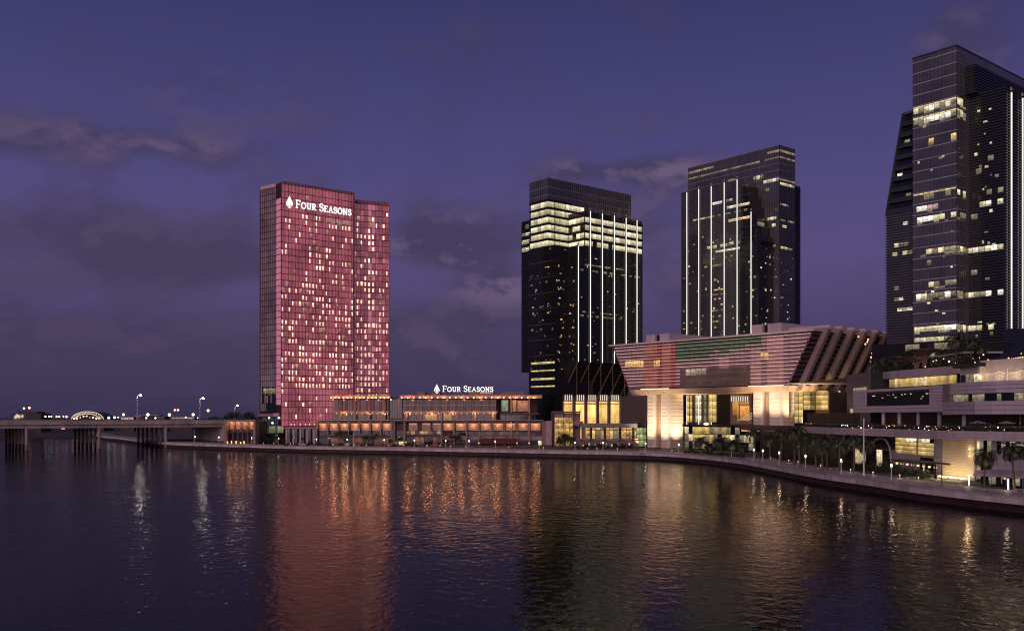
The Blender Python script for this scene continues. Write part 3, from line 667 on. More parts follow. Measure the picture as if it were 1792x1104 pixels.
# plant rooms on the roof
for a, b, py in ((727.5, 741, 685), (754, 768, 685.5), (819, 863, 685), (876, 917, 684.5)):
    piece(pod, 'roof_plant_room', fp, X(a), X(b), 8, 24, z_r0+0.7, Zp(py), M_brown)
# entrance pier at the right end
piece(pod, 'end_pier', fp, X(949), X(955), -1.2, 3, HB, Zp(737), M_brown); piece(pod, 'end_pier', fp, X(955.2), X(964.8), -1.0, 3, HB, Zp(736.5), mat('pink_stone', (0.50, 0.32, 0.35), 0.6))
x0 = X(774.5); 
sign('roof_sign', 'white glowing lettering and tree emblem standing on the podium roof', fp, X(775), X(863), Zp(685), Zp(675.2)-Zp(685), -1.0, M_sign, X(759.6), X(770), Zp(688.5), Zp(672))
rs = S.objects['roof_sign']
piece(rs, 'support_rail', fp, X(758), X(864), -0.9, -0.4, z_r0+0.75, z_r0+1.1, M_dark)
for px in (765, 790, 815, 838, 860): piece(rs, 'support_post', fp, X(px)-0.12, X(px)+0.12, -0.85, -0.6, z_r0+0.9, Zp(684), M_dark)
piece(pod, 'roof_light_strip', fp, X(839), X(862), 7.4, 7.7, Zp(686.6), Zp(685.9), glow('pink_strip_light', (1, 0.75, 0.66), 1.2))

# ------------------------------------------------------------------ small waterfront pavilion beside the tower
pv = thing('pavilion', 'small brown pavilion with four warm lit copper panels beside the tower', 'building', (*at(395, 522), HB))
f_p = fr_pts(at(395, 522), at(446, 516)); lp = dist(at(395, 522), at(446, 516)); zz = lambda py: zr(py, 519)
mb = MB(); mb.box(f_p, 0, lp, 1.5, 16, HB, zz(737)); mb.build('wall', M_podd, pv)
piece(pv, 'roof_slab', f_p, -0.6, lp+0.8, -0.8, 17, zz(737), zz(734), M_brown)
piece(pv, 'side_pier', f_p, -0.6, 0.9, -0.6, 3, HB, zz(737.1), M_brown); piece(pv, 'side_pier', f_p, lp-0.6, lp+0.7, -0.6, 3, HB, zz(737.1), M_brown)
for px in (398.5, 409.5, 421, 433):
    x = f_p.xs(px)
    piece(pv, 'copper_panel', f_p, x+0.5, x+3.0, 1.0, 1.4, zz(751), zz(738.6), M_copper)
    mb = MB(); mb.hexa([f_p.w(x-0.15, -0.3, zz(754.5)), f_p.w(x+0.15, -0.3, zz(754.5)), f_p.w(x+0.15, 0.4, zz(754.5)), f_p.w(x-0.15, 0.4, zz(754.5)), f_p.w(x-0.3, -0.3, zz(737)), f_p.w(x+0.3, -0.3, zz(737)), f_p.w(x+0.3, 1.2, zz(737)), f_p.w(x-0.3, 1.2, zz(737))]); mb.build('bracket', M_podcol, pv)
    piece(pv, 'panel_light', f_p, x+0.6, x+2.9, 0.5, 0.7, zz(738.4), zz(738), M_bulb2)
    c = f_p.w(x+1.7, -0.8, zz(741)); lamp('panel_glow', c, 170, (1, 0.47, 0.21), 0.4, pv)
for px in (402, 409, 417, 425, 431): x = f_p.xs(px); piece(pv, 'garden_light', f_p, x-0.2, x+0.2, -2.2, -1.8, HB, HB+rnd.uniform(1.0, 1.6), M_bulb2)
bays_ = 6
for i in range(bays_): w = lp/bays_; piece(pv, 'glass_pane', f_p, i*w+0.9, (i+1)*w-0.1, 1.3, 1.45, HB+0.3, zz(756), M_glassd)

M_roomo = M_roomo_

# ------------------------------------------------------------------ office towers
M_tg = mat('office_glass', (0.009, 0.010, 0.010), 0.09, spec=0.5, var=0.35, scale=0.15)
M_tg2 = mat('office_glass_slate', (0.080, 0.077, 0.086), 0.12, spec=1.0, var=0.25, scale=0.1)
M_line = mat('pale_floor_line', (0.50, 0.46, 0.45), 0.4, 0.4)
M_strut = mat('bronze_strut', (0.30, 0.19, 0.13), 0.5, 0.3)
def body(t, fr, x0, x1, y0, y1, z0, z1, m=None, name='glass_wall'):
    mb = MB(); mb.box(fr, x0, x1, y0, y1, z0, z1); return mb.build(name, m or M_tg, t)
def louvres(t, f, x0, x1, z0, z1, step, y=0.0, d=0.42, h=0.22, m=None, ends=0.3):
    mb = MB(); n = int((z1-z0)/step)
    for k in range(n+1): z = z0+k*step; mb.box(f, x0-ends, x1+ends, y-d, y-0.02, z, z+h)
    mb.build('louvre', m or M_louv, t, kind='stuff')
def mulls(t, f, x0, x1, z0, z1, step, y=0.0, w=0.10, d=0.16, m=None):
    mb = MB(); n = max(1, round((x1-x0)/step))
    for k in range(n+1): x = x0+(x1-x0)*k/n; mb.box(f, x-w/2, x+w/2, y-d, y-0.01, z0, z1)
    mb.build('mullion', m or M_dark, t, kind='stuff')
def bands(t, f, x0, x1, zs_, h=0.22, y=0.0, d=0.2, m=None):
    for z in zs_: piece(t, 'floor_band', f, x0-0.05, x1+0.05, y-d, y-0.012, z-h/2, z+h/2, m or M_line)
def litrow(t, f, x0, x1, z0, z1, m, w=3.0, y=0.0, p=1.0, gap=0.16, split=True):
    """a lit office floor: one pane after another, some of them dark"""
    if x1 < x0: x0, x1 = x1, x0
    n = max(1, round((x1-x0)/w)); s = (x1-x0)/n
    for i in range(n):
        if rnd.random() > p: continue
        mm = rnd.choice(m) if isinstance(m, (list, tuple)) else m
        piece(t, 'window', f, x0+i*s+gap/2, x0+(i+1)*s-gap/2, y-0.09, y-0.03, z0, z1, mm)
def rowpx(t, f, y, pa, pb, pya, ph, m, w=3.0, p=1.0):
    """lit floor given by its photo columns, the row of its middle at pa and its height in photo pixels"""
    xa, xb = f.xs(pa, y), f.xs(pb, y); z = f.z(pya, xa, y); dd = (f.oy+xa*f.s+y*f.c)/F; ph = ph*0.72 if ph > 4.4 else ph
    litrow(t, f, xa, xb, z-ph/2*dd, z+ph/2*dd, m, w, y, p)
def scatter(t, f, x0, x1, z0, z1, n, m, fh, zb, y=0.0, ww=(0.5, 1.6), hh=(0.4, 1.2)):
    for _ in range(n):
        k = int(rnd.uniform(z0-zb, z1-zb)/fh); z = zb+k*fh+rnd.uniform(1.2, 2.8); x = rnd.uniform(x0+1, x1-2)
        piece(t, 'window', f, x, x+rnd.uniform(*ww), y-0.08, y-0.03, z, z+rnd.uniform(*hh), rnd.choice(m))
def ledfin(t, f, x, y, z0, z1, w=0.22):
    lf_ = piece(t, 'light_fin', f, x-w/2, x+w/2, y-0.95, y-0.55, z0, z1, M_led)
    under(piece(t, 'fin_bracket', f, x-w/2-0.12, x+w/2+0.12, y-0.56, y-0.01, z0, z1+1.2, M_louv), lf_)
    under(piece(t, 'fin_tip_lamp', f, x-0.25, x+0.25, y-0.9, y-0.4, z1+0.8, z1+1.9, glow('dim_red_tip_light', (1.0, 0.45, 0.35), 0.16)), lf_)
def strut(t, a, b, w, m):
    a, b = Vector(a), Vector(b); mb = MB(); mb.tube([a, b], w, 4); mb.build('strut', m, t)

# ---- tower 1: left, with the six bright floors under its crown
f1 = fr_px(958.9, 560.0); t1 = thing('office_tower', 'black glass office tower with six fully lit floors below its crown', 'building', f1.w(0, 0, 6))
f1.o = None
zt = f1.z(310.5, 0, 0); xR = f1.xs(1104, 0); yL = f1.ys(927, 0); zlit0 = f1.z(430.5, 0, 0); zc = f1.z(348.5, 0, 0)
fhl1 = (zc-zlit0)/6
G1 = f1.left(0, yL)                                     # left face, x 0..yL
body(t1, f1, 0, xR, 0, yL, 30, zt, M_tg2)
bands(t1, f1, 0, xR, [zt-0.3, f1.z(327, 0, 0), f1.z(341, 0, 0)]); bands(t1, G1, 0, yL, [zt-0.3, f1.z(327, 0, 0), f1.z(341, 0, 0)])
mulls(t1, f1, 0, xR, zc, zt, 1.6); mulls(t1, G1, 0, yL, zc, zt, 1.6)
bright = [M_room, litroom('bright_office_light', (1.0, 0.90, 0.58), 1.25, lo=0.55), litroom('bright_office_light_b', (1.0, 0.84, 0.48), 0.95, lo=0.5)]
for k in range(6):
    z0 = zlit0+k*fhl1+0.25; z1 = z0+fhl1*0.66
    litrow(t1, G1, 1.0 if k > 0 else 0.4, yL-0.1, z0, z1, bright, 3.0, 0.0, 0.96)
    litrow(t1, f1, 0.1, f1.xs(970, 0), z0, z1, bright, 3.0); litrow(t1, f1, f1.xs(971, 0), f1.xs((1000, 1000, 999, 999, 1001, 1022)[k], 0), z0, z1, bright, 3.0)
    piece(t1, 'spandrel', f1, -0.2, f1.xs(1001, 0), -0.3, -0.03, z1+0.08, z0+fhl1-0.12, M_dark); piece(t1, 'spandrel', G1, -0.1, yL+0.1, -0.3, -0.03, z1+0.08, z0+fhl1-0.12, M_dark)
mulls(t1, f1, 0.1, f1.xs(1000, 0), zlit0, zc, 1.0, w=0.16, d=0.13); mulls(t1, G1, 0.2, yL, zlit0, zc, 1.0, w=0.16, d=0.13)
# left rear wing
yW = f1.ys(913, 2.5); fw = f1.left(2.5, yW); body(t1, f1, 2.5, 30, yL, yW, f1.z(652, 2.5, yW), f1.z(384, 2.5, yL), M_tg)
lw = yW-yL; zb1 = zlit0
for k in range(4): litrow(t1, fw, 0.2, lw-0.2, zlit0+k*fhl1, zlit0+k*fhl1+2.4, [M_roomd, M_room], 3, 0, 0.9)
louvres(t1, fw, 0, lw, f1.z(652, 2.5, yW), f1.z(384, 2.5, yL), 1.05, d=0.6)
# lower shaft, a little fuller than the crown
yn = f1.ys(972, 0)
body(t1, f1, -0.4, 30, yn, yL+0.2, f1.z(690, 0, 0), zlit0-0.2, M_tg)
GL1 = f1.left(-0.4, yL+0.2); ls = yL+0.2-yn
louvres(t1, GL1, 0, ls, f1.z(690, 0, 0), zlit0-0.5, 1.02, d=0.3); bands(t1, GL1, 0, ls, [f1.z(690, 0, 0)+fhl1*k for k in range(1, 22, 2)], h=0.16, d=0.42, m=M_strut)
fl_ = f1.sub(-0.4, yn); xlw = f1.xs(1008, -14)+0.4; 
louvres(t1, fl_, 0, xlw, f1.z(690, 0, 0), zlit0-0.5, 1.02, d=0.3)
for py in (636.5, 650, 664, 677): rowpx(t1, GL1, 0, 929.5, 971, py, 3.4, litroom('yellow_strip_room_light', (1.0, 0.78, 0.25), 1.15, lo=0.5), 2.2)
scatter(t1, GL1, 0, ls, 45, zlit0, 40, [M_roomd, M_roomo, M_roomd], fhl1, 30); scatter(t1, fl_, 0, xlw, 45, zlit0, 26, [M_roomd, M_roomo], fhl1, 30)
# right front wing
yc_ = -14.0; xc = f1.xs(1023, yc_); xe = f1.xs(1123.4, yc_); zr_ = f1.z(374, xc, yc_); zuc = f1.z(633, f1.xs(1012, yc_), yc_)
body(t1, f1, xc, xe, yc_, -0.1, zlit0-1, zr_+1.6, M_tg); xc2 = f1.xs(1008.5, yc_)
body(t1, f1, xc2, xe, yc_-0.25, yn-0.05, zuc, zlit0-0.6, M_tg)
G2 = f1.left(xc, -0.1); f1c = f1.sub(0, yc_); f1d = f1.sub(0, yc_-0.25)
for k in range(4):
    z0 = zlit0+0.3+k*fhl1; z1 = z0+fhl1*0.62
    litrow(t1, f1c, xc+0.3, xe-0.3, z0, z1, bright, 3.1, 0, 0.97); litrow(t1, G2, 0.3, 13.6, z0, z1, bright, 3.0, 0, 0.9)
    piece(t1, 'spandrel', f1c, xc-0.3, xe+0.3, -0.4, -0.03, z1+0.1, z0+fhl1-0.15, M_dark); piece(t1, 'spandrel', G2, 0, 14.2, -0.4, -0.03, z1+0.1, z0+fhl1-0.15, M_dark)
mulls(t1, f1c, xc, xe, zlit0, zr_, 0.95, w=0.15, d=0.13)
louvres(t1, f1d, xc2, xe, zuc, zlit0-1.2, 1.02, d=0.34); mulls(t1, f1d, xc2, xe, zuc, zlit0-1, 2.9, w=0.12, d=0.1)
rE = f1.sub(xe, 0); mb = MB()
for k in range(int((zr_-zuc)/1.02)): mb.box(f1, xe, xe+0.5, yc_-0.4, -2, zuc+k*1.02, zuc+k*1.02+0.25)
mb.build('louvre', M_louv, t1, kind='stuff')
GL2 = f1.left(xc2, yn); louvres(t1, GL2, 0, yn-yc_, zuc, zlit0-1.2, 1.02, d=0.34)
scatter(t1, f1d, xc2, xe, zuc, zlit0-3, 46, [M_roomd, M_roomd, M_room], fhl1, 30); scatter(t1, GL2, 0, yn-yc_, zuc, zlit0-3, 18, [M_roomd, M_roomo], fhl1, 30)
dimg = litroom('dim_green_office_light', (0.75, 0.80, 0.45), 0.14, sx=0.6)
for py, pa, pb in ((462, 1018, 1092), (472, 1016, 1120), (545, 1014, 1090), (552, 1016, 1088)): rowpx(t1, f1d, -0.0, pa, pb, py, 4.5, [dimg, dimg, M_roomd], 2.4, 0.62)
for px, py in ((1012, 431), (1033, 370), (1054, 374), (1075, 378), (1095.5, 382), (1114.5, 386)):
    x = f1.xs(px, yc_-0.8); ledfin(t1, f1, x, yc_-0.2, zuc, f1.z(py, x, yc_))
    za, zb_ = zuc, f1.z(691, f1.xs(986, -0.5), -0.5)
    strut(t1, f1.w(x, yc_-0.6, zuc), f1.w(x, -0.8, zb_), 0.42, M_strut); piece(t1, 'thin_post', f1, x-0.12, x+0.12, yc_+0.3, yc_+0.6, zb_, zuc, M_strut)
# glass soffit leaning back to the lobby
zlo = f1.z(691, f1.xs(986, -0.5), -0.5); mb = MB()
mb.hexa([f1.w(xc2, -0.2, zlo), f1.w(xe, -0.2, zlo), f1.w(xe, 8, zlo), f1.w(xc2, 8, zlo), f1.w(xc2, yc_+0.2, zuc-0.05), f1.w(xe, yc_+0.2, zuc-0.05), f1.w(xe, 8, zuc-0.05), f1.w(xc2, 8, zuc-0.05)]); mb.build('leaning_glass', M_glassd, t1)
for k in range(1, 9):
    u = k/9; y = -0.2+(yc_+0.4)*u; z = zlo+(zuc-zlo)*u; piece(t1, 'leaning_band', f1, xc2, xe, y-0.25, y+0.3, z-0.1, z+0.08, M_louv)
# rooftop clutter
for px in (1032, 1087): x = f1.xs(px, -8); piece(t1, 'roof_machine', f1, x-2, x+2, -9, -6, zr_+1.6, zr_+3.2, M_louv)
piece(t1, 'roof_machine', f1, f1.xs(1070, -6), f1.xs(1098, -6), -6, -5.5, zr_+1.8, zr_+3.0, M_room)
# lobby: bronze piers with tall amber windows
zg = 5.0; fLb = f1.sub(0, -0.6); xa_, xb_ = f1.xs(972, -0.6), f1.xs(1101, -0.6)
body(t1, f1, xa_, xb_+20, -0.4, 26, HB, zlo-0.05, M_brown, 'lobby_wall'); body(t1, f1, -0.3, xa_, yn+0.5, yL-1, HB, f1.z(690, 0, 0), M_tg, 'lobby_glass')
M_amb = litroom('amber_lobby_light', (1.0, 0.60, 0.19), 1.15, sx=0.25, sz=0.12, lo=0.7)
for a, b in ((987, 1002), (1008, 1023), (1028.5, 1043), (1049, 1063.5), (1069, 1083.5)):
    xx0, xx1 = f1.xs(a, -0.6), f1.xs(b, -0.6)
    piece(t1, 'lobby_window', f1, xx0, xx1, -0.62, -0.45, f1.z(706.6, xx0, -0.6), f1.z(702.3, xx0, -0.6), M_amb)
    piece(t1, 'lobby_window', f1, xx0, xx1, -0.62, -0.45, HB+1.5, f1.z(707.6, xx0, -0.6), M_amb)
    for q in range(4):
        x = xx0+(xx1-xx0)*(q+0.5)/4; piece(t1, 'light_rod', f1, x-0.14, x+0.14, -0.85, -0.55, f1.z(701, x, -0.6), f1.z(691, x, -0.6), glow('rod_light', (1, 0.85, 0.7), 1.0))
for a in (1004, 1024.5, 1045, 1065, 1086): x = f1.xs(a, -1); piece(t1, 'pier', f1, x-0.9, x+0.9, -1.6, -0.42, HB, zlo, M_brown)

# ---- tower 2: middle, six LED lines
f2 = fr_px(1364.0, 565.0); t2 = thing('office_tower', 'dark glass office tower with slanting flat roof standing behind the pink exchange hall', 'building', f2.w(0, 0, 6))
zt2 = f2.z(253.2, 0, 0); x2 = f2.xs(1391, 0); y2 = f2.ys(1204.4, 0); fh2 = 3.98
body(t2, f2, 0, x2, 0, y2, 10, zt2, M_tg2)
H1 = f2.left(0, y2)
zz2 = lambda py: f2.z(py, 0, 0)
for f, a, b in ((f2, 0, x2), (H1, 0, y2)):
    bands(t2, f, a, b, [zt2-0.3, zz2(285), zz2(297), zz2(309)], h=0.2); mulls(t2, f, a, b, zz2(440), zt2, 1.7)
louvres(t2, f2, 0, x2, 10, zz2(325), 1.0, d=0.28)
M_tan = litroom('tan_strip_light', (1.0, 0.72, 0.42), 0.36, sx=0.5, sz=0.5, lo=0.6); M_tand = litroom('dim_tan_strip_light', (1.0, 0.75, 0.5), 0.17, lo=0.6)
litrow(t2, f2, 0.2, x2-0.2, zz2(265.5), zz2(261.5), M_tan, 2.5); litrow(t2, H1, H1.xs(1343), y2-0.2, zz2(265.5), zz2(261.5), M_tan, 2.5); litrow(t2, H1, 0.4, H1.xs(1249), zz2(265.5), zz2(261.5), M_tan, 2.5)
litrow(t2, H1, 0.4, y2-0.2, zz2(276.3), zz2(273.3), [M_tan, M_tand], 3.5, 0, 0.95); litrow(t2, f2, 0.2, x2-0.2, zz2(276.3), zz2(273.3), [M_tan, M_tand], 2.5)
litrow(t2, H1, H1.xs(1340), y2-0.2, zz2(315), zz2(312), M_tan, 2.5); litrow(t2, f2, 0.2, x2-0.2, zz2(315), zz2(312), M_tan, 2.5)
for a, b, py, h, m, p in ((1318, 1336, 313, 9, [M_room, M_roomd], .9), (1325, 1364, 322, 7, [M_room, M_roomw, M_roomd], .85), (1340, 1364, 333, 6, [M_room, M_roomd], .5), (1356, 1364, 354, 6, [M_roomw], .9), (1343, 1364, 384, 7, [M_room, M_roomd], .8), (1344, 1364, 396, 7, [M_room], .45), (1332, 1364, 434, 5, [M_room, M_roomd], .4)):
    rowpx(t2, H1, 0, a, b, py, h, m, 2.4, p)
for a, b, py, h, m, p in ((1365, 1390, 321, 6, [M_room, M_roomd], .9), (1365, 1380, 357, 5, [M_room, M_roomd], .8), (1366, 1390, 385, 5, [M_roomd, M_room], .7), (1369, 1376, 396, 7, [M_room], 1), (1366, 1378, 433, 6, [M_room], 1), (1379, 1390, 436, 5, [M_roomd], .7)):
    rowpx(t2, f2, 0, a, b, py, h, m, 2.4, p)
scatter(t2, f2, 0, x2, 20, zz2(440), 40, [M_roomd, M_room, M_roomd], fh2, 10); scatter(t2, H1, H1.xs(1345), y2, 20, zz2(440), 26, [M_roomd, M_room], fh2, 10)
# right rear wing
xw = f2.xs(1400, 3); body(t2, f2, x2-0.1, xw, 3, 30, 10, f2.z(322.5, x2, 3), M_tg); louvres(t2, f2.sub(0, 3), x2, xw, 10, f2.z(323.5, x2, 3), 1.0, d=0.6, ends=0.5)
# front wing
dxx = -14.0; ycu, ycl, yf = f2.ys(1297, dxx), f2.ys(1328, dxx), f2.ys(1192.5, dxx)
ztw = f2.z(313.5, dxx, ycu); zlow = f2.z(420, dxx, ycl)
body(t2, f2, dxx, -0.1, ycu, yf, 10, ztw, M_tg2); body(t2, f2, dxx-0.15, -0.1, ycl, ycu+1, 10, zlow, M_tg)
W1 = f2.left(dxx, yf); lw2 = yf-ycu; lw3 = yf-ycl
louvres(t2, W1, 0, lw2, 10, ztw-0.3, 1.0, d=0.36); W2 = f2.left(dxx-0.15, yf)
louvres(t2, W2, lw2-1, lw3, 10, zlow-0.3, 1.0, d=0.36); Wr = f2.sub(0, ycl); louvres(t2, Wr, dxx-0.1, -0.2, 10, zlow-0.3, 1.0, d=0.3)
nst = 6                                                # terraces that step down from the wing's roof to its lower shoulder
for k in range(nst):
    u = k/nst; ya = ycu+(ycl-ycu)*(k+1)/nst; z1 = ztw+(zlow-ztw)*(k+0.6)/nst; z0 = ztw+(zlow-ztw)*(k+1.6)/nst
    body(t2, f2, dxx+1.5, -0.1, ya, ycu+0.2, z0, z1, M_tg, 'terrace_block'); piece(t2, 'terrace_slab', f2, dxx+0.3, -0.2, ya-0.8, ycu+0.1, z0-0.4, z0+0.5, M_louv)
    if k in (1, 3): c = f2.sub(0, ya); litrow(t2, c, dxx+2, -3, z0+0.8, z0+3, [M_roomd, M_room], 2.2, 0, 0.6)
for a, b, py, h, m, p in ((1247, 1264, 357, 6.5, [M_roomw], .95), (1271, 1282, 351.5, 6, [M_roomd, M_room], .9), (1272, 1312, 364, 6, [M_room, M_roomw], .85), (1213, 1308, 386, 5, [M_room, M_roomd], .8), (1269, 1312, 388, 6, [M_room, M_roomo], .75), (1232, 1296, 435, 6, [M_room, M_roomd], .7), (1247, 1327, 442, 5.5, [M_roomw, M_room], .9), (1276, 1284, 426, 7, [M_room], 1), (1232, 1262, 468, 5, [M_roomd], .7), (1230, 1300, 456, 4, [dimg, M_roomd], .6)):
    rowpx(t2, W1, 0, a, b, py, h, m, 2.4, p)
scatter(t2, W1, 0, lw2, 40, ztw-30, 70, [M_roomd, M_roomd, M_room, M_roomo], fh2, 10); scatter(t2, Wr, dxx, -1, 30, zlow-4, 34, [M_roomd, M_room], fh2, 10); scatter(t2, W2, lw2, lw3, 20, zlow-4, 20, [M_roomd, M_room], fh2, 10)
for py in (508, 516, 524, 534, 544, 554, 563, 573):
    rowpx(t2, W1, 0, 1246, 1265, py, 2.2, [M_roomo, M_roomd], 1.6, 0.6)
for px, py in ((1201.7, 337), (1222.5, 331.5), (1244.3, 326.5), (1267, 320), (1289.6, 314.5), (1314, 371)):
    y = f2.ys(px, dxx-0.9); ledfin(t2, W1, yf-y, 0, 12, f2.z(py, dxx, y))
piece(t2, 'roof_machine', f2, dxx+2, dxx+5, f2.ys(1280, dxx), f2.ys(1270, dxx), ztw, ztw+2, M_roomd)

# ---- tower 3: right, cut by the frame
f3 = fr_px(1674.0, 358.0); t3 = thing('office_tower', 'tallest dark office tower with pale floor lines and a stepped terraced flank', 'building', f3.w(0, 0, 6))
zt3 = f3.z(81, 0, 0); y3 = f3.ys(1597.5, 0); x3 = 62.0; fh3 = 4.2
z3 = lambda py: f3.z(py, 0, 0); zb3 = z3(595)
body(t3, f3, 0, x3, 0, y3, zb3, zt3, M_tg2); K1 = f3.left(0, y3)
bl = [zt3-1.8-fh3*k for k in range(int((zt3-zb3)/fh3)-1)]
bands(t3, K1, 0, y3, bl, h=0.28, d=0.14); mulls(t3, K1, 0, y3, zb3, zt3, 1.42, w=0.07, d=0.08); mulls(t3, f3, 0, 6, zb3, zt3, 1.5, w=0.07, d=0.08)
bands(t3, f3, 0, 6, bl, h=0.16); piece(t3, 'roof_parapet', f3, -0.2, x3, -0.2, y3+0.2, zt3+0.02, zt3+0.5, M_louv)
def fl(py): 
    z = z3(py); k = round((bl[0]-z)/fh3+0.5); return bl[0]-k*fh3
inside = [M_roomw, M_room, M_roomd]
def floor3(py, a, b, m, p, f=K1, w=2.2, y=0):
    z = fl(py); xa, xb = f.xs(a, y), f.xs(b, y); litrow(t3, f, xa, xb, z+1.3, z+3.2, m, w, y, p); litrow(t3, f, xa, xb, z+0.4, z+1.2, M_roomd, w, y, p*0.6)
floor3(170, 1598.5, 1673.5, [M_room, M_roomw, M_roomd], 0.95); floor3(191, 1598.5, 1673.5, [M_roomw, M_roomd, M_roomw], 0.9)
for f, a, b in ((K1, 0.1, y3-0.1), (f3, 0.1, 5)):
    for py in (171, 191, 209): litrow(t3, f, a, b, fl(py-2)+3.25, fl(py-2)+3.85, litroom('slab_edge_light', (1, 0.8, 0.4), 0.9, lo=0.6), 2.2)
floor3(229, 1625, 1674, [M_roomd, M_roomo], .4); floor3(331, 1598, 1674, [M_roomd, M_room], .35); floor3(357, 1604, 1642, [M_roomw, litroom('pink_white_room_light', (1, 0.72, 0.66), 0.9)], 1.0); floor3(376, 1605, 1674, [M_room, M_roomw], .7)
litrow(t3, K1, 0.1, y3-0.1, fl(340)+3.4, fl(340)+3.9, litroom('slab_edge_light', (1, 0.8, 0.4), 0.9, lo=0.6), 2.2)
floor3(417, 1600, 1628, [M_roomo, M_roomd], .5); floor3(436, 1610, 1674, [M_roomw, M_room, M_roomd], .85); floor3(458, 1622, 1630, [M_roomd], 1); floor3(495, 1625, 1674, [M_roomd, M_room], .4); floor3(513, 1603, 1674, [M_room, M_roomw, M_roomd], .85); floor3(577, 1600, 1674, [M_room, M_roomw], .95); floor3(590, 1600, 1674, [M_roomd, M_room], .8)
for py in (170, 191, 343, 376, 436, 513, 577): floor3(py, 1675, 1690, [M_roomd, M_room], .8, f3)
# upper and lower louvred wings on the right face
dE = -13.0; xE = f3.xs(1757.8, dE); zE = f3.z(153, xE, dE)
body(t3, f3, xE, x3, dE, -0.05, f3.z(600, xE, dE), zE, M_tg); E1 = f3.left(xE, 0); E2 = f3.sub(0, dE)
louvres(t3, E1, 0.0, 13, f3.z(598, xE, dE), zE-0.3, 1.05, d=0.4, h=0.3); louvres(t3, E2, xE, x3, f3.z(598, xE, dE), zE-0.3, 1.05, d=0.4, h=0.3)
xD = f3.xs(1708, -4); zD = f3.z(111.6, xD, -4); body(t3, f3, xD, x3, -4, -0.06, zE, zD, M_tg)
D1 = f3.left(xD, 0); louvres(t3, D1, 0, 4, zE, zD-0.2, 1.05, d=0.3); louvres(t3, f3.sub(0, -4), xD, x3, zE, zD-0.2, 1.05, d=0.3)
def rowE(py, a, b, m, p):
    z = f3.z(py, xE, dE); k = round((bl[0]-z)/fh3+0.5); z = bl[0]-k*fh3; litrow(t3, E1, E1.xs(a), E1.xs(b), z+1.2, z+3.1, m, 2.2, -0.36, p)
rowE(343, 1715, 1757, [M_roomw, M_room, M_roomw], .85); rowE(367, 1700, 1712, [M_roomd], .9); rowE(425, 1692, 1757, [M_roomw, M_room], .9); rowE(467, 1700, 1757, [M_roomd], .5); rowE(508, 1695, 1757, [M_room, M_roomw, M_roomd], .75); rowE(572, 1690, 1740, [M_room], .9); rowE(286, 1698, 1740, [M_roomd], .3); rowE(268, 1698, 1740, [M_roomd], .3); rowE(322, 1698, 1757, [M_roomd], .4)
for px, py in ((1770, 163), (1789.5, 173)):
    x = f3.xs(px, dE-0.7); ledfin(t3, f3, x, dE, f3.z(575, x, dE), f3.z(py, x, dE), 0.26)
scatter(t3, E1, 1, 12, 40, zE-5, 24, [M_roomd, M_room], fh3, zb3, y=-0.36); scatter(t3, K1, 0, y3, 50, zt3-20, 18, [M_roomd, M_room], fh3, zb3)
# left flank with stepped terraces
xF = 3.0; yFl = f3.ys(1551.5, xF); KF = f3.left(xF, yFl); lF = yFl-y3; zsh = f3.z(375, xF, yFl)
body(t3, f3, xF, 30, y3-0.05, yFl, zb3, zsh, M_tg2); louvres(t3, KF, 0, lF, zb3, zsh-0.3, 1.05, d=0.5, h=0.28)
for k in range(9):
    u0 = k/9; yy = yFl+(f3.ys(1580, xF)-yFl)*(k+0.7)/9; z0 = zsh+k*fh3; 
    body(t3, f3, xF+1.0, 30, y3-0.05, yy, z0, z0+fh3-0.05, M_tg, 'terrace_block'); ts_ = piece(t3, 'terrace_slab', f3, xF-0.6, 29, y3-0.04, yy+0.35, z0-0.35, z0+0.45, M_louv)
    under(piece(t3, 'terrace_rail', f3, xF-0.55, xF-0.45, y3, yy+0.3, z0+0.5, z0+1.4, M_glassb), ts_)
zF = f3.z(190, xF, y3); yT = f3.ys(1581, xF); body(t3, f3, xF, 30, y3-0.04, yT, zsh+9*fh3, zF, M_tg2); KT = f3.left(xF, yT); bands(t3, KT, 0, yT-y3, [zF-0.3, zF-fh3], h=0.15)
for py, a, b, m, p in ((392, 1580, 1597, [M_roomo, M_roomw], .8), (430, 1565, 1590, [M_roomd, M_room], .6), (447, 1553, 1597, [M_roomd, M_room, M_roomw], .7), (505, 1565, 1590, [M_room, M_roomd], .7), (525, 1565, 1597, [M_roomd, M_room], .5), (543, 1570, 1597, [M_roomw, M_room], .8)): rowpx(t3, KF, -0.4, a, b, py, 9, m, 2.0, p)
ye0, ye1 = yFl+0.3, f3.ys(1581, xF)+0.3; mb = MB(); zq0, zq1 = zsh-0.5, zsh+9*fh3+0.5
mb.hexa([f3.w(xF-0.7, ye0-0.7, zq0), f3.w(xF+1.2, ye0-0.7, zq0), f3.w(xF+1.2, ye0, zq0), f3.w(xF-0.7, ye0, zq0), f3.w(xF-0.7, ye1-0.7, zq1), f3.w(xF+1.2, ye1-0.7, zq1), f3.w(xF+1.2, ye1, zq1), f3.w(xF-0.7, ye1, zq1)]); mb.build('raking_edge', M_louv, t3)
for k, px in ((1, 1590), (3, 1575), (6, 1588)): yy = f3.ys(px, xF+1); piece(t3, 'window', f3, xF+0.85, xF+0.98, yy-1, yy+1, zsh+k*fh3+0.6, zsh+k*fh3+2.8, M_roomd if k != 3 else M_roomw)
# lobby
body(t3, f3, -2, x3, -6, y3+16, HB, zb3-0.05, M_dark, 'lobby_wall'); body(t3, f3, xE-1, x3, dE, -6.05, HB, f3.z(600, xE, dE)-0.05, M_dark, 'lobby_wall'); L3 = f3.left(-2, y3+4)
litrow(t3, L3, 2, y3+8, zb3-3.4, zb3-0.8, [M_roomd, M_glassb, M_roomd], 3.0, 0, .7)

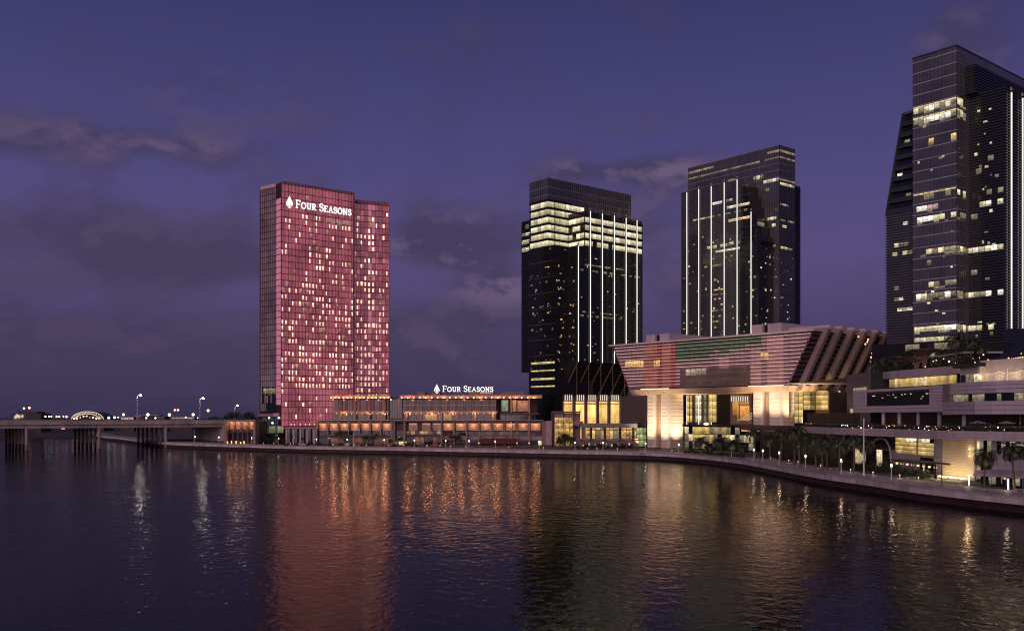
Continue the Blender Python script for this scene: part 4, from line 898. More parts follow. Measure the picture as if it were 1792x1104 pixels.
# ------------------------------------------------------------------ exchange hall: a glass box with leaning ends on stone legs
fx = fr_px(1423.0, 383.0); ex = thing('exchange_hall', 'pink lit glass hall with leaning ends raised on pale stone legs', 'building', fx.w(0, 0, HB))
ZT, ZB = 52.0, 30.6
yT0, yT1 = 0.0, fx.ys(1072, 0)                         # right and left ends of the front at roof level
yB0, yB1 = fx.ys(1380, 0), fx.ys(1101, 0)
xB = fx.xs(1556, 0)                                    # depth of the hall
def yr(z): return yB0+(yT0-yB0)*(z-ZB)/(ZT-ZB)
def yl(z): return yB1+(yT1-yB1)*(z-ZB)/(ZT-ZB)
mb = MB()
mb.hexa([fx.w(0.25, yB0, ZB), fx.w(xB, yB0, ZB), fx.w(xB, yB1, ZB), fx.w(0.25, yB1, ZB), fx.w(0.25, yT0, ZT), fx.w(xB, yT0, ZT), fx.w(xB, yT1, ZT), fx.w(0.25, yT1, ZT)])
mb.build('hall_body', M_dark, ex)
M_xp = facglass('rose_media_glass', (1.0, 0.36, 0.42), 0.085, cellx=2.5, cellz=1.6, base=(0.06, 0.04, 0.045), lo=0.5, hi=1.5)
M_xr = facglass('red_media_glass', (1.0, 0.29, 0.21), 0.19, cellx=2.0, cellz=4.0, base=(0.05, 0.02, 0.02), lo=0.5, hi=1.4)
M_xr2 = facglass('dark_red_media_glass', (1.0, 0.14, 0.14), 0.13, base=(0.05, 0.02, 0.02))
M_xg = facglass('green_media_glass', (0.55, 0.62, 0.38), 0.036, cellx=2.5, cellz=1.6, base=(0.03, 0.035, 0.025), lo=0.5, hi=1.4)
M_xd = facglass('smoky_media_glass', (1.0, 0.50, 0.42), 0.055, cellx=2.5, cellz=1.6, base=(0.05, 0.04, 0.035), lo=0.4, hi=1.6)
M_xm = facglass('pale_rose_media_glass', (1.0, 0.40, 0.38), 0.20, base=(0.06, 0.04, 0.04))
NR = 13; rh = (ZT-ZB-1.2)/NR; cw = 2.76; nc = int((yT1-yT0)/cw)
pn, mats = MB(), [M_xp, M_xr, M_xr2, M_xg, M_xd, M_xm]
M_dash = glow('pink_white_led_dash', (1.0, 0.66, 0.60), 1.3); M_dashr = glow('red_led_dash', (1.0, 0.5, 0.42), 1.1); M_dashg = glow('green_white_led_dash', (0.85, 0.85, 0.55), 0.6)
def pxat(y, z): p = fx.w(0, y); return CX+p[0]/p[1]*F
M_dashd = glow('dim_led_dash', (1.0, 0.55, 0.45), 0.12)
dash = []
for r in range(NR):
    z0 = ZB+0.35+r*rh; z1 = z0+rh; zm = (z0+z1)/2
    ylo, yhi = yr(zm), yl(zm)
    for c in range(nc+1):
        ya, yb = max(yT0+c*cw, ylo+0.05), min(yT0+(c+1)*cw, yhi-0.05)
        if yb-ya < 0.5: continue
        p = pxat((ya+yb)/2, zm); top = NR-1-r
        dm_ = M_dash
        if 1131 <= p < 1171: mi = 2 if 1147 < p < 1156 else 1; dm_ = M_dashr
        elif 1171 <= p < 1183: mi = 2; dm_ = M_dashr
        elif 1183 <= p < 1330 and top+rnd.uniform(-.8, .8) < 4.3-3.0*max(0, (p-1230)/100): mi = 3; dm_ = M_dashg
        elif 1183 <= p < 1330 and top < 5.6-3.0*max(0, (p-1230)/100): mi = 4
        elif 1188 <= p < 1316 and r < 5: mi = 4; dm_ = M_dashd if r % 2 else None
        elif 1316 <= p < 1328 or 1345 <= p < 1370 or 1255 <= p < 1275 and top > 3: mi = 5
        else: mi = 0
        dx = rnd.uniform(0, 0.02)
        pn.box(fx, 0.02+dx, 0.22, ya+0.02, yb-0.02, z0+0.03, z1-0.03, mi)
        if dm_: dash.append((ya, yb, z1, dm_))
pn.build('media_glass_pane', mats, ex, kind='stuff')
dash.sort(key=lambda d: d[0])
for ya, yb, z1, m_ in dash: piece(ex, 'light_dash', fx, -0.12, -0.02, ya+0.12, yb-0.12, z1-0.06, z1+0.06, m_)
# lit rooms in the hall
for a, b, py0, py1 in ((1094, 1108, 632, 642), (1108.5, 1120, 631, 642.5), (1121, 1125.5, 631, 642.5), (1144, 1147, 631, 642), (1148, 1154.5, 630, 641), (1331, 1336, 617, 629), (1337.5, 1344.5, 617, 629)):
    ya, yb = fx.ys(b, -0.1), fx.ys(a, -0.1); ymid = (ya+yb)/2
    piece(ex, 'window', fx, -0.06, 0.03, ya, yb, fx.z(py1, 0, ymid), fx.z(py0, 0, ymid), litroom('amber_room_light', (1.0, 0.55, 0.15), 0.95, sx=1.3, sz=1.0))
for i in range(4):
    a = 1200+9.2*i; ya, yb = fx.ys(a+8, -0.1), fx.ys(a, -0.1); piece(ex, 'window', fx, -0.06, 0.03, ya, yb, fx.z(657-i*0.7, 0, ya), fx.z(646-i*0.7, 0, ya), litroom('pale_hall_light', (1.0, 0.78, 0.6), 0.5, sx=1.2))
# roof edge, base edge
mb = MB(); mb.hexa([fx.w(-0.8, yT0-0.6, ZT), fx.w(xB, yT0-0.6, ZT), fx.w(xB, yT1+1.2, ZT), fx.w(-0.8, yT1+1.2, ZT), fx.w(-0.8, yT0-0.6, ZT+0.8), fx.w(xB, yT0-0.6, ZT+0.8), fx.w(xB, yT1+1.6, ZT+0.8), fx.w(-0.8, yT1+1.6, ZT+0.8)]); mb.build('roof_slab', M_pinkst, ex)
mb = MB(); mb.hexa([fx.w(0.9, yB0+1, ZB-2.4), fx.w(xB, yB0+1, ZB-2.4), fx.w(xB, yB1-1.5, ZB-2.4), fx.w(0.9, yB1-1.5, ZB-2.4), fx.w(-0.3, yB0-0.4, ZB), fx.w(xB, yB0-0.4, ZB), fx.w(xB, yB1+0.2, ZB), fx.w(-0.3, yB1+0.2, ZB)]); mb.build('soffit', mat('warm_soffit', (0.42, 0.29, 0.20), 0.6), ex)
ya, yb = fx.ys(1171, -0.1), fx.ys(1122, -0.1); piece(ex, 'base_light_strip', fx, -0.5, -0.32, ya, yb, ZB-0.1, ZB+0.25, glow('cream_strip_light', (1, 0.78, 0.55), 1.6))
ya, yb = fx.ys(1372, -0.1), fx.ys(1310, -0.1); piece(ex, 'base_light_strip', fx, -0.5, -0.32, ya, yb, ZB-0.1, ZB+0.2, glow('cream_strip_light', (1, 0.78, 0.55), 1.6))
# leaning bronze fins on the right end
M_fin = mat('pale_bronze_fin', (0.34, 0.25, 0.21), 0.6, var=0.12, scale=0.2, streak=True)
tops = [fx.xs(p, 0) for p in (1438, 1459, 1481, 1502, 1522, 1541, 1560)]
for x in tops:
    w = 2.1
    mb = MB(); mb.hexa([fx.w(x, yB0-1.6, ZB-2.2), fx.w(x+w, yB0-1.6, ZB-2.2), fx.w(x+w, yB0+0.6, ZB-2.2), fx.w(x, yB0+0.6, ZB-2.2), fx.w(x, yT0-3.4, ZT+1.6), fx.w(x+w, yT0-3.4, ZT+1.6), fx.w(x+w, yT0+4, ZT+1.6), fx.w(x, yT0+4, ZT+1.6)])
    mb.build('leaning_fin', M_fin, ex)
    mb = MB(); mb.hexa([fx.w(x+0.3, yT0-3.3, ZT+0.9), fx.w(x+w+2.4, yT0-3.3, ZT+0.9), fx.w(x+w+2.4, yT0+20, ZT+0.9), fx.w(x+0.3, yT0+20, ZT+0.9), fx.w(x+0.3, yT0-3.5, ZT+2.6), fx.w(x+w+2.4, yT0-3.5, ZT+1.7), fx.w(x+w+2.4, yT0+20, ZT+1.7), fx.w(x+0.3, yT0+20, ZT+2.6)]); mb.build('fin_cap', M_pinkst, ex)
NB = 12
for k in range(NB):
    u = (k+0.5)/NB; y = yB0+(yT0-yB0)*u; z = ZB+(ZT-ZB)*u; piece(ex, 'end_glass_band', fx, 0.3, xB-1, y-0.35, y+0.2, z-0.12, z+0.12, M_brown)
for px, py in ((1494, 589), (1511, 594), (1509.5, 598), (1506, 602), (1518, 618), (1516, 625), (1515, 632)):
    x = fx.xs(px, 1); l = MB(); l.ico(fx.w(x, -1.2, fx.z(py, x, -1.2)), 0.35, sub=1, sz=1.4); l.build('fin_lamp', M_bulb2, ex)
# stone legs
M_leg = mat('leg_stone', (0.62, 0.53, 0.43), 0.55, var=0.08, scale=0.3)
M_legd = mat('leg_slot', (0.30, 0.20, 0.13), 0.5)
M_yel = litroom('yellow_atrium_light', (1.0, 0.66, 0.22), 0.85, sx=0.2, sz=0.08, lo=0.6)
M_joint = mat('leg_joint', (0.06, 0.045, 0.035), 0.7)
def leg(pa, pb, slot, x0, prb, zb=HB, m=M_leg, ztop=None):
    y0, y1 = fx.ys(pb, x0), fx.ys(pa, x0); xe_ = fx.xs(prb, y0)
    s0, s1 = fx.ys(slot[1], x0), fx.ys(slot[0], x0); zt_ = ztop or ZB-2.3
    def pillar(ya, yb, r=1.2):                          # rounded stone shaft
        poly = []; n = 5
        for (cx, cy, a0) in ((x0+r, ya+r, 180), (x0+r, yb-r, 90)):
            pts = [(cx+r*math.cos(R(a0+90*i/n)), cy+r*math.sin(R(a0+90*i/n))) for i in range(n+1)]
            if a0 == 90: pts = [(cx+r*math.cos(R(180-90*i/n)), cy+r*math.sin(R(180-90*i/n))) for i in range(n+1)]
            else: pts = [(cx+r*math.cos(R(270-90*i/n)), cy+r*math.sin(R(270-90*i/n))) for i in range(n+1)]
            poly += [fx.w(*p)[:2] for p in pts]
        poly += [fx.w(xe_, yb)[:2], fx.w(xe_, ya)[:2]]
        b = MB(); b.prism(poly, zb, zt_); lg0 = b.build('leg', m, ex)
        for k in range(1, int((zt_-zb)/1.65)):
            z = zb+k*1.65; under(piece(ex, 'leg_joint', fx, x0-0.015, x0+r, ya+r*0.9, yb-r*0.9, z-0.075, z+0.075, M_joint), lg0)
            under(piece(ex, 'leg_joint', fx, x0+r, xe_, ya-0.015, ya+0.5, z-0.075, z+0.075, M_joint), lg0)
    pillar(y0, s0); pillar(s1, y1)
    b = MB(); b.box(fx, x0+2.0, xe_-0.5, s0-0.05, s1+0.05, zb, zt_); b.build('leg_slot', M_legd, ex)
    return y0, y1, s0, s1, xe_
L1 = leg(1131, 1171, (1146.5, 1155), 1.2, 1195.5)
L2 = leg(1316, 1368, (1334.5, 1344), 1.2, 1390, zb=13.7)
L3_ = leg(1254, 1277, (1262.0, 1262.4), 34.0, 1279)
L4 = leg(1449, 1466, (1456, 1456.4), 34.0, 1470, zb=16)
# stair and lift cores rise through the roof above the front legs
for (y0, y1, s0, s1, xe_), py in ((L1, 583.2), (L2, 564.5)):
    zt_ = fx.z(py, 1.2, y0); 
    for a, b in ((y0, s0), (s1, y1)): piece(ex, 'roof_core', fx, 1.0, 30, a, b, ZT+0.82, zt_, M_pinkst)
    piece(ex, 'roof_core', fx, 2.5, 29, s0, s1, ZT+0.8, zt_-0.4, M_dark)
    piece(ex, 'roof_screen', fx, 30.2, 62, y0+1, y1-2, ZT+0.82, ZT+2.2, M_pinkst)
# atrium glazing behind the legs: yellow columns and dark glass
def gpane(x, pa, pb, py0, py1, m, nm='atrium_pane', t_=0.15):
    ya, yb = fx.ys(pb, x), fx.ys(pa, x); ym = (ya+yb)/2; piece(ex, nm, fx, x, x+t_, ya, yb, fx.z(py1, x, ym), fx.z(py0, x, ym), m)
b = MB(); b.box(fx, 30.5, xB-2, L2[1]-14, L1[0]-1, 11, ZB-2.4); b.build('atrium_wall', M_dark, ex)
for pa, pb, m in ((1196, 1201, M_glassd), (1202, 1206, M_yel), (1207.5, 1211, M_yel), (1217, 1222, M_room), (1223, 1227, M_room), (1231, 1236, M_roomd), (1240, 1246.5, M_yel), (1247, 1253.4, M_yel)):
    for k in range(4): gpane(29.6, pa+0.15, pb-0.15, 690+12.2*k+0.4, 690+12.2*(k+1)-0.4, m)
gpane(29.3, 1212, 1216, 690, 738, M_legd, 'atrium_column', 0.2); gpane(29.3, 1227.5, 1231, 690, 738, M_brown, 'atrium_column', 0.2)
for pa, pb, y0_, y1_ in ((1282, 1292, 702, 726), (1294, 1311, 703, 709), (1295, 1311, 710, 736), (1290, 1293, 710, 738)): gpane(29.9 if pa != 1290 else 29.5, pa, pb, y0_, y1_, litroom('orange_hall_light', (1.0, 0.42, 0.10), 0.75, sx=0.3, sz=0.2, lo=0.5))
for i in range(8): gpane(29.7, 1279.5+4*i, 1280.6+4*i, 693, 702, glow('rod_light', (1, 0.85, 0.7), 1.0), 'light_rod')
gpane(30.2, 1278, 1316, 688, 742, M_brown, 'atrium_back')
for k in range(3):                                      # escalator flights
    a = fx.w(29, fx.ys(1294+7*k, 29), zr(735, 425)); bq = fx.w(29, fx.ys(1316, 29), zr(722+5*k, 425)); c = MB(); c.tube([a, bq], 0.3, 5); c.build('escalator', glow('escalator_light', (1, 0.62, 0.3), 0.5), ex)
for pa, pb in ((1390.5, 1396), (1397.5, 1404.5)):
    for k in range(5): gpane(6, pa, pb, 682+11.6*k+0.4, 682+11.6*(k+1)-0.4, M_yel)
for pa, pb, m in ((1406, 1418, M_yel), (1419.5, 1426.5, litroom('ochre_atrium_light', (1.0, 0.6, 0.2), 0.5, sx=0.2, sz=0.08)), (1428, 1438, M_yel), (1438.3, 1448.5, M_yel)):
    for k in range(4): gpane(22, pa+0.1, pb-0.1, 683+8.5*k+0.3, 683+8.5*(k+1)-0.3, m)
b = MB(); b.box(fx, 22.4, xB-2, fx.ys(1450, 22), L2[0]-2, 12, ZB-2.4); b.build('atrium_wall', M_brown, ex)
gpane(33.2, 1467, 1470, 684, 716, M_room, 'light_column', 0.3)
# up-lights at the feet of the legs
for (lg_, zb_, pw) in ((L1, HB, 28000), (L2, 13.7, 38000)):
    y0, y1, s0, s1, xe_ = lg_
    for (x, y, k) in ((-8, (y0+s0)/2, 1.0), (-8, (s1+y1)/2, 0.8), ((1.2+xe_)/2, y0-8, 1.2)):
        p = fx.w(x, y, zb_+0.6); b = MB(); b.lathe([(0.05, zb_), (0.3, zb_), (0.34, zb_+0.4), (0.28, zb_+0.45)], p[0], p[1], 10); b.build('uplight', M_dark, ex)
        q = fx.w(1.2 if x < 0 else x, y if x < 0 else y0, zb_+19); lamp('uplight_beam', p, pw*k*(0.55 if zb_ > 5 else 1), (1.0, 0.77, 0.52), 0.3, ex, spot=95, aim=q, blend=0.9)
for px in (1420, 1300, 1210, 1135): p = fx.w(8, fx.ys(px, 8), ZB-9); lamp('soffit_wash', p, 7000, (1.0, 0.66, 0.32), 1.0, ex, spot=150, aim=(p[0]+3, p[1]+3, p[2]+10), blend=1.0)

# ------------------------------------------------------------------ road bridge on the left
M_brc = mat('bridge_concrete', (0.56, 0.47, 0.42), 0.75, var=0.25, scale=0.15, bump=0.2, streak=True)
M_brc2 = mat('bridge_concrete_pale', (0.40, 0.34, 0.34), 0.75, var=0.2, scale=0.2, streak=True)
M_brd = mat('bridge_column_stained', (0.30, 0.235, 0.20), 0.8, var=0.4, scale=0.3, streak=True)
M_asph = mat('asphalt', (0.05, 0.05, 0.05), 0.85, var=0.2)
fb = Frame(-257.0, 509.0, UANG); br = thing('road_bridge', 'long concrete road bridge on rows of columns reaching the waterfront', 'bridge', fb.w(40, 0, 0))
BW = 52.0; x0b, x1b = -260.0, 135.0
mb = MB(); mb.box(fb, x0b, x1b, 0.9, BW, 13.3, 14.7); mb.build('deck', M_brc, br)
mb = MB(); mb.box(fb, x0b, x1b, 1.3, BW-1, 14.71, 14.76); mb.build('road_surface', M_asph, br)
sp = [-221.4, -184.5, -147.6, -110.7, -73.8, -36.9, 0.0, 36.9, 73.8, 110.7]
for a, b in zip(sp, sp[1:]):
    piece(br, 'fascia', fb, a-1.2, b-1.3, 0.35, 0.9, 13.35, 15.25, M_brc)
    piece(br, 'girder', fb, a-1.0, b-1.5, 1.3, 2.3, 11.5, 13.1, M_brc)
    for y in (12, 24, 36, 48): piece(br, 'girder', fb, a-1.0, b-1.5, y, y+1.2, 11.7, 13.28, M_brd)
    for q in range(12): xq = a-1.2+(b-a)*q/12; piece(br, 'parapet_panel', fb, xq+0.06, xq+(b-a)/12-0.06, 0.42, 0.66, 15.27, 15.95, M_brc2)
    piece(br, 'hand_rail', fb, a-1.2, b-1.2, 0.5, 0.6, 16.1, 16.22, M_steel)
    for y in (0.55, BW-0.6): piece(br, 'far_parapet', fb, a-1.2, b-1.2, BW-0.5, BW-0.2, 14.7, 16.0, M_brc2)
for x in sp:
    if x < -80 or x > 80: continue
    piece(br, 'pier_cap', fb, x-0.9, x+0.9, 0.2, 2.6, 10.9, 11.7, M_brc2); piece(br, 'pier_cap', fb, x-0.7, x+0.7, 2.7, BW-1, 11.0, 11.68, M_brd)
    for k in range(7):
        y = 1.3+k*8.0; mbb = MB(); c = fb.w(x, y); r = 0.85 if k == 0 else 0.66
        mbb.lathe([(r, -2), (r, 3.0)], c[0], c[1], 12, 1); mbb.lathe([(r*1.01, 3.0), (r*1.01, 11.0)], c[0], c[1], 12, 0)
        mbb.build('column', [M_brc2 if k == 0 else M_brd, M_tide if k else M_brd], br, smooth=False)
piece(br, 'end_abutment', fb, 108, 134, 0.6, BW, HB-0.3, 13.2, M_brc)
# two clear lamps under the deck
c = fb.xs(111); piece(br, 'under_lamp', fb, c-0.8, c+0.8, 0.2, 0.5, 11.0, 11.35, glow('pink_under_light', (1, 0.6, 0.55), 1.4))

# street lamps on the bridge
M_lampw = glow('cool_street_light', (1.0, 0.94, 0.82), 14.0)
def street_lamp(x, y, z, h, label, arm=1):
    t = thing('street_lamp', label, 'street lamp', (x, y, z), 'street lamps along the bridge')
    b = MB(); b.lathe([(0.22, z), (0.16, z+0.8), (0.1, z+h)], x, y, 8); b.build('pole', M_white, t)
    b = MB(); b.tube([(x, y, z+h-0.3), (x+0.5*arm, y, z+h+0.25), (x+1.5*arm, y, z+h+0.3)], 0.09, 6); ar_ = b.build('arm', M_white, t)
    b = MB(); b.ico((x+1.9*arm, y, z+h+0.25), 0.72, 1.0, 1.0, 0.8, 2); under(b.build('lamp_head', M_lampw, t), ar_)
    b = MB(); b.box(W0, x-0.8, x+0.4, y-0.06, y+0.06, z+h*0.6, z+h*0.6+0.12); b.build('cross_bar', M_white, t)
    lamp('lamp_light', (x+1.9*arm, y, z+h-0.6), 900, (1, 0.93, 0.8), 0.4, t)
for px, yy, py in ((240, 1.6, 691.5), (350, 1.6, 696.5)):
    x = fb.xs(px, yy); p = fb.w(x, yy); street_lamp(p[0], p[1], 14.8, fb.z(py, x, yy)-15.1, 'tall white street lamp standing on the bridge deck')
p = at(411, 690); street_lamp(p[0], p[1], HB, zr(710, 690)-HB, 'tall white street lamp rising behind dark trees beside the bridge')
# cars on the deck: small boxes with cabins, seen over the parapet
def car(px, y, col, label, tail):
    x = fb.xs(px, y); p = fb.w(x, y, 14.76); t = thing('car', label, 'car', p, 'cars crossing the bridge'); f = Frame(p[0], p[1], UANG); z = 14.76
    b = MB(); prof = [(-2.2, 0.35), (2.2, 0.35), (2.25, 0.8), (1.3, 0.95), (0.7, 1.45), (-1.1, 1.48), (-1.7, 1.0), (-2.25, 0.9)]
    b.add([f.w(q[0], -0.85, z+q[1]) for q in prof]+[f.w(q[0], 0.85, z+q[1]) for q in prof], [tuple(range(8)), tuple(range(15, 7, -1))]+[(i, (i+1) % 8, 8+(i+1) % 8, 8+i) for i in range(8)]); b.build('body', mat('car_paint_'+label.split()[0], col, 0.3, 0.2), t)
    piece(t, 'window', f, -1.0, 0.7, -0.88, 0.88, z+1.0, z+1.36, M_glassd)
    for xx in (-1.4, 1.4):
        for yy in (-0.8, 0.8):
            b = MB(); c = f.w(xx, yy, z+0.32); b.tube([f.w(xx, yy-0.1, z+0.32), f.w(xx, yy+0.1, z+0.32)], 0.32, 10); b.build('wheel', M_black, t)
    for yy in (-0.6, 0.6):
        piece(t, 'headlight', f, 2.2, 2.3, yy-0.15, yy+0.15, z+0.6, z+0.75, glow('headlight_glow', (1, 0.95, 0.85), 12)); piece(t, 'tail_light', f, -2.3, -2.22, yy-0.15, yy+0.15, z+0.7, z+0.85, glow('tail_light_glow', (1, 0.08, 0.04), 6))
car(282, 8, (0.5, 0.06, 0.05), 'red car driving along the bridge', 1); car(228, 14, (0.6, 0.6, 0.58), 'white car driving along the bridge', 1)

# ------------------------------------------------------------------ far shore: lights, lit arch, low buildings
M_fl = glow('far_white_light', (1.0, 0.92, 0.8), 4.0); M_fo = glow('far_orange_light', (1.0, 0.35, 0.2), 3.5); M_gold = glow('gold_festoon_light', (1.0, 0.76, 0.55), 1.1)
FCN = {}
FLBL = {'w': ('white lamp on a thin mast on the far shore', 'white far-shore lamps'), 'o': ('orange red lamp on a thin mast on the far shore', 'orange far-shore lamps')}
for px, py, k, r in ((42, 714.3, 'w', .9), (51.3, 713.5, 'o', 1.2), (79.5, 728.6, 'w', .8), (86, 728.4, 'w', .7), (90, 728.5, 'w', .7), (99, 728.8, 'o', .9), (103.5, 728.8, 'o', .9), (111, 728.4, 'w', .6), (116.5, 729, 'o', 1.1),
                     (190.5, 730.8, 'w', 1.2), (200.5, 730.3, 'w', 1.1), (206.8, 730, 'w', .6), (216, 725.3, 'w', 1.2), (256, 731.2, 'w', .8), (258.8, 725.3, 'w', 1.4), (272, 731.3, 'w', .7), (296.5, 725.5, 'w', 1.3), (306, 717.2, 'o', 1.0), (311.5, 717.2, 'o', 1.0), (325, 730, 'w', .6), (338, 725.3, 'w', 1.2), (364.3, 718.2, 'o', 1.3), (346, 731, 'w', .5)):
    FCN[k] = FCN.get(k, -1)+1
    Y = 930 if px < 270 else 860; x, y = at(px, Y); z = zr(py, Y); t = thing('mast_lamp', NTH[FCN[k]]+' '+FLBL[k][0]+', counted towards the hotel', 'lamp', (x, y, 2.2), FLBL[k][1])
    b = MB(); b.lathe([(0.2, 2.2), (0.12, z)], x, y, 6); b.build('mast', M_dark, t)
    b = MB(); b.ico((x, y, z), r*0.95, sub=2); b.build('lamp_head', M_fl if k == 'w' else M_fo, t)
# lit arch hall: ribs and purlins of light over a dark vault
Ya = 1000.0; ar = thing('arched_hall', 'far arched hall outlined in strings of white lights', 'building', (*at(154, Ya), 2.2)); cxa = at(154, Ya)[0]; hw = 28/F*Ya; zb_ = zr(733.5, Ya); ht = zr(720, Ya)-zb_
ap = [(cxa+hw*math.cos(R(180-180*i/16)), zb_+ht*math.sin(R(180-180*i/16))) for i in range(17)]
b = MB()
for i in range(16): b.hexa([(ap[i][0], Ya, 2.2), (ap[i+1][0], Ya, 2.2), (ap[i+1][0], Ya+24, 2.2), (ap[i][0], Ya+24, 2.2), (ap[i][0], Ya, ap[i][1]), (ap[i+1][0], Ya, ap[i+1][1]), (ap[i+1][0], Ya+24, ap[i+1][1]), (ap[i][0], Ya+24, ap[i][1])])
b.build('vault', M_dark, ar)
for k, sc in enumerate((1.0, 0.72)):
    b = MB(); b.tube([(cxa+(p[0]-cxa)*sc, Ya-1.2-k, zb_+(p[1]-zb_)*sc) for p in ap], 0.24, 5); b.build('light_rib', M_gold, ar)
for i in range(1, 16):
    b = MB(); p = ap[i]; b.tube([(p[0], Ya-1.4, p[1]), (cxa+(ap[(i+2) % 17 if i < 14 else i][0]-cxa)*0.72, Ya-2.0, zb_+(ap[min(i+1, 16)][1]-zb_)*0.72)], 0.15, 4); b.build('light_brace', M_gold, ar)
for i in range(9): b = MB(); b.ico((cxa-hw*0.8+hw*1.6*i/8, Ya-3, zb_+rnd.uniform(0.6, 3.5)), rnd.uniform(0.5, 1.0), sub=1); b.build('hall_lamp', (M_fl, M_fo, M_gold)[i % 3], ar)
# low dark building with a gold festoon
Yg = 940.0; gx = thing('amusement_hall', 'low dark building with gold star-shaped festoon lights', 'building', (*at(50, Yg), 2.2))
piece(gx, 'wall', W0, at(20, Yg)[0], at(72, Yg)[0], Yg, Yg+20, 2.2, zr(723, Yg), mat('far_wall', (0.06, 0.045, 0.05), 0.8))
piece(gx, 'roof', W0, at(30, Yg)[0], at(64, Yg)[0], Yg+1, Yg+18, zr(723, Yg)+0.02, zr(720, Yg), mat('far_wall', (0.06, 0.045, 0.05), 0.8))
for px, py in ((28, 730), (34, 729), (40, 728), (31, 727)):
    c = (at(px, Yg)[0], Yg-1, zr(py, Yg))
    b = MB()
    for a in range(0, 180, 45): d = Vector((math.cos(R(a+20)), 0, math.sin(R(a+20))))*2.0; b.tube([Vector(c)-d, Vector(c)+d], 0.14, 4)
    b.build('star_light', M_gold, gx)
for a, b_, py0, py1, lbl, m in ((212, 234, 734.5, 730.5, 'long low cream lit building on the far shore', litroom('cream_far_light', (1, 0.82, 0.6), 0.75)), (276, 287, 734, 729.5, 'low reddish building on the far shore', mat('far_red_wall', (0.25, 0.09, 0.09), 0.7)), (300, 340, 733.5, 730.3, 'long low far building with a lit cream front', litroom('cream_far_light', (1, 0.82, 0.6), 0.75)), (238, 246, 734, 728.5, 'small red and white kiosk building on the far shore', mat('far_red_wall', (0.25, 0.09, 0.09), 0.7)), (246, 276, 734, 727, 'dark far warehouse with a plain roof', mat('far_wall', (0.06, 0.045, 0.05), 0.8))):
    t = thing('low_building', lbl, 'building', (*at((a+b_)/2, 950), 2.2)); xa, xb_ = at(a, 950)[0], at(b_, 950)[0]
    piece(t, 'wall', W0, xa, xb_, 950, 965, 2.2, zr(py1, 950), mat('far_wall', (0.06, 0.045, 0.05), 0.8)); piece(t, 'roof', W0, xa-0.5, xb_+0.5, 949.5, 966, zr(py1, 950), zr(py1, 950)+0.5, M_brc)
    n = max(2, int((b_-a)/4))
    for i in range(n): w = (xb_-xa)/n; piece(t, 'window', W0, xa+i*w+0.3, xa+(i+1)*w-0.3, 949.8, 949.95, zr(py0, 950)+0.5, zr(py1, 950)-0.4, m)

# ------------------------------------------------------------------ shopping mall on the right
TP = [(1290, 398), (1340, 362), (1385, 338), (1460, 285), (1560, 254), (1650, 226), (1792, 206), (1960, 188), (2200, 165)]
T = catmull([at(*p) for p in TP], 1.0)
_off = {}
def tl(o):
    if o not in _off: _off[o] = offset(T, o)
    return _off[o]
def tpt(o, px):
    l = tl(o)
    for a, b in zip(l, l[1:]):
        pa, pb = CX+a[0]/a[1]*F, CX+b[0]/b[1]*F
        if pa <= px <= pb: u = (px-pa)/(pb-pa+1e-9); return (a[0]+(b[0]-a[0])*u, a[1]+(b[1]-a[1])*u)
    return l[-1]
def ch(o, pa, pb): a, b = tpt(o, pa), tpt(o, pb); return fr_pts(a, b), dist(a, b)
ml = thing('shopping_mall', 'low terraced shopping mall clad in pale panels beside the curving promenade', 'building', (*tpt(10, 1600), HB))
M_pan = mat('mall_panel', (0.50, 0.43, 0.46), 0.5, var=0.08, scale=0.2); M_pan2 = mat('mall_panel_grey', (0.38, 0.33, 0.38), 0.5, var=0.08); M_pan3 = mat('mall_panel_stone', (0.46, 0.38, 0.39), 0.6, var=0.12, streak=True)
ZD, ZD0 = 14.6, 12.55
# terrace deck and its deep edge
poly = [p for p in tl(0.5)] + [p for p in reversed(tl(60))]
mb = MB(); l0, l1 = tl(0.5), tl(55); ribbon(mb, l0, 13.7, l1, 13.7); ribbon(mb, l0, ZD0+0.1, l1, ZD0+0.1); mb.build('terrace_deck', M_pan3, ml)
st = list(range(1384, 1860, 17))
for a, b in zip(st, st[1:]):
    f, l = ch(0, a, b)
    for k in range(3): piece(ml, 'edge_panel', f, 0.02, l-0.02, 0, 0.5, ZD0+k*0.69+0.02, ZD0+(k+1)*0.69-0.02, M_pan3)
    piece(ml, 'edge_core', f, 0, l, 0.06, 0.9, ZD0, ZD-0.05, M_dark)
    piece(ml, 'hand_rail', f, 0, l, 0.5, 0.56, ZD+1.0, ZD+1.06, M_steel)
for a, b in ((1296, 1316), (1316, 1340), (1340, 1384)):
    f, l = ch(0.8, a, b); piece(ml, 'edge_panel', f, 0, l, 0, 0.6, ZD0-0.2, ZD, M_podd); piece(ml, 'edge_core', f, 0, l, 0.65, 4, ZD0-0.15, ZD-0.05, M_dark)
    n = int(l/2.2)
    for i in range(n): piece(ml, 'soffit_lamp', f, (i+0.3)*l/n, (i+0.7)*l/n, 0.1, 0.4, ZD0-0.6, ZD0-0.32, M_bulb2)
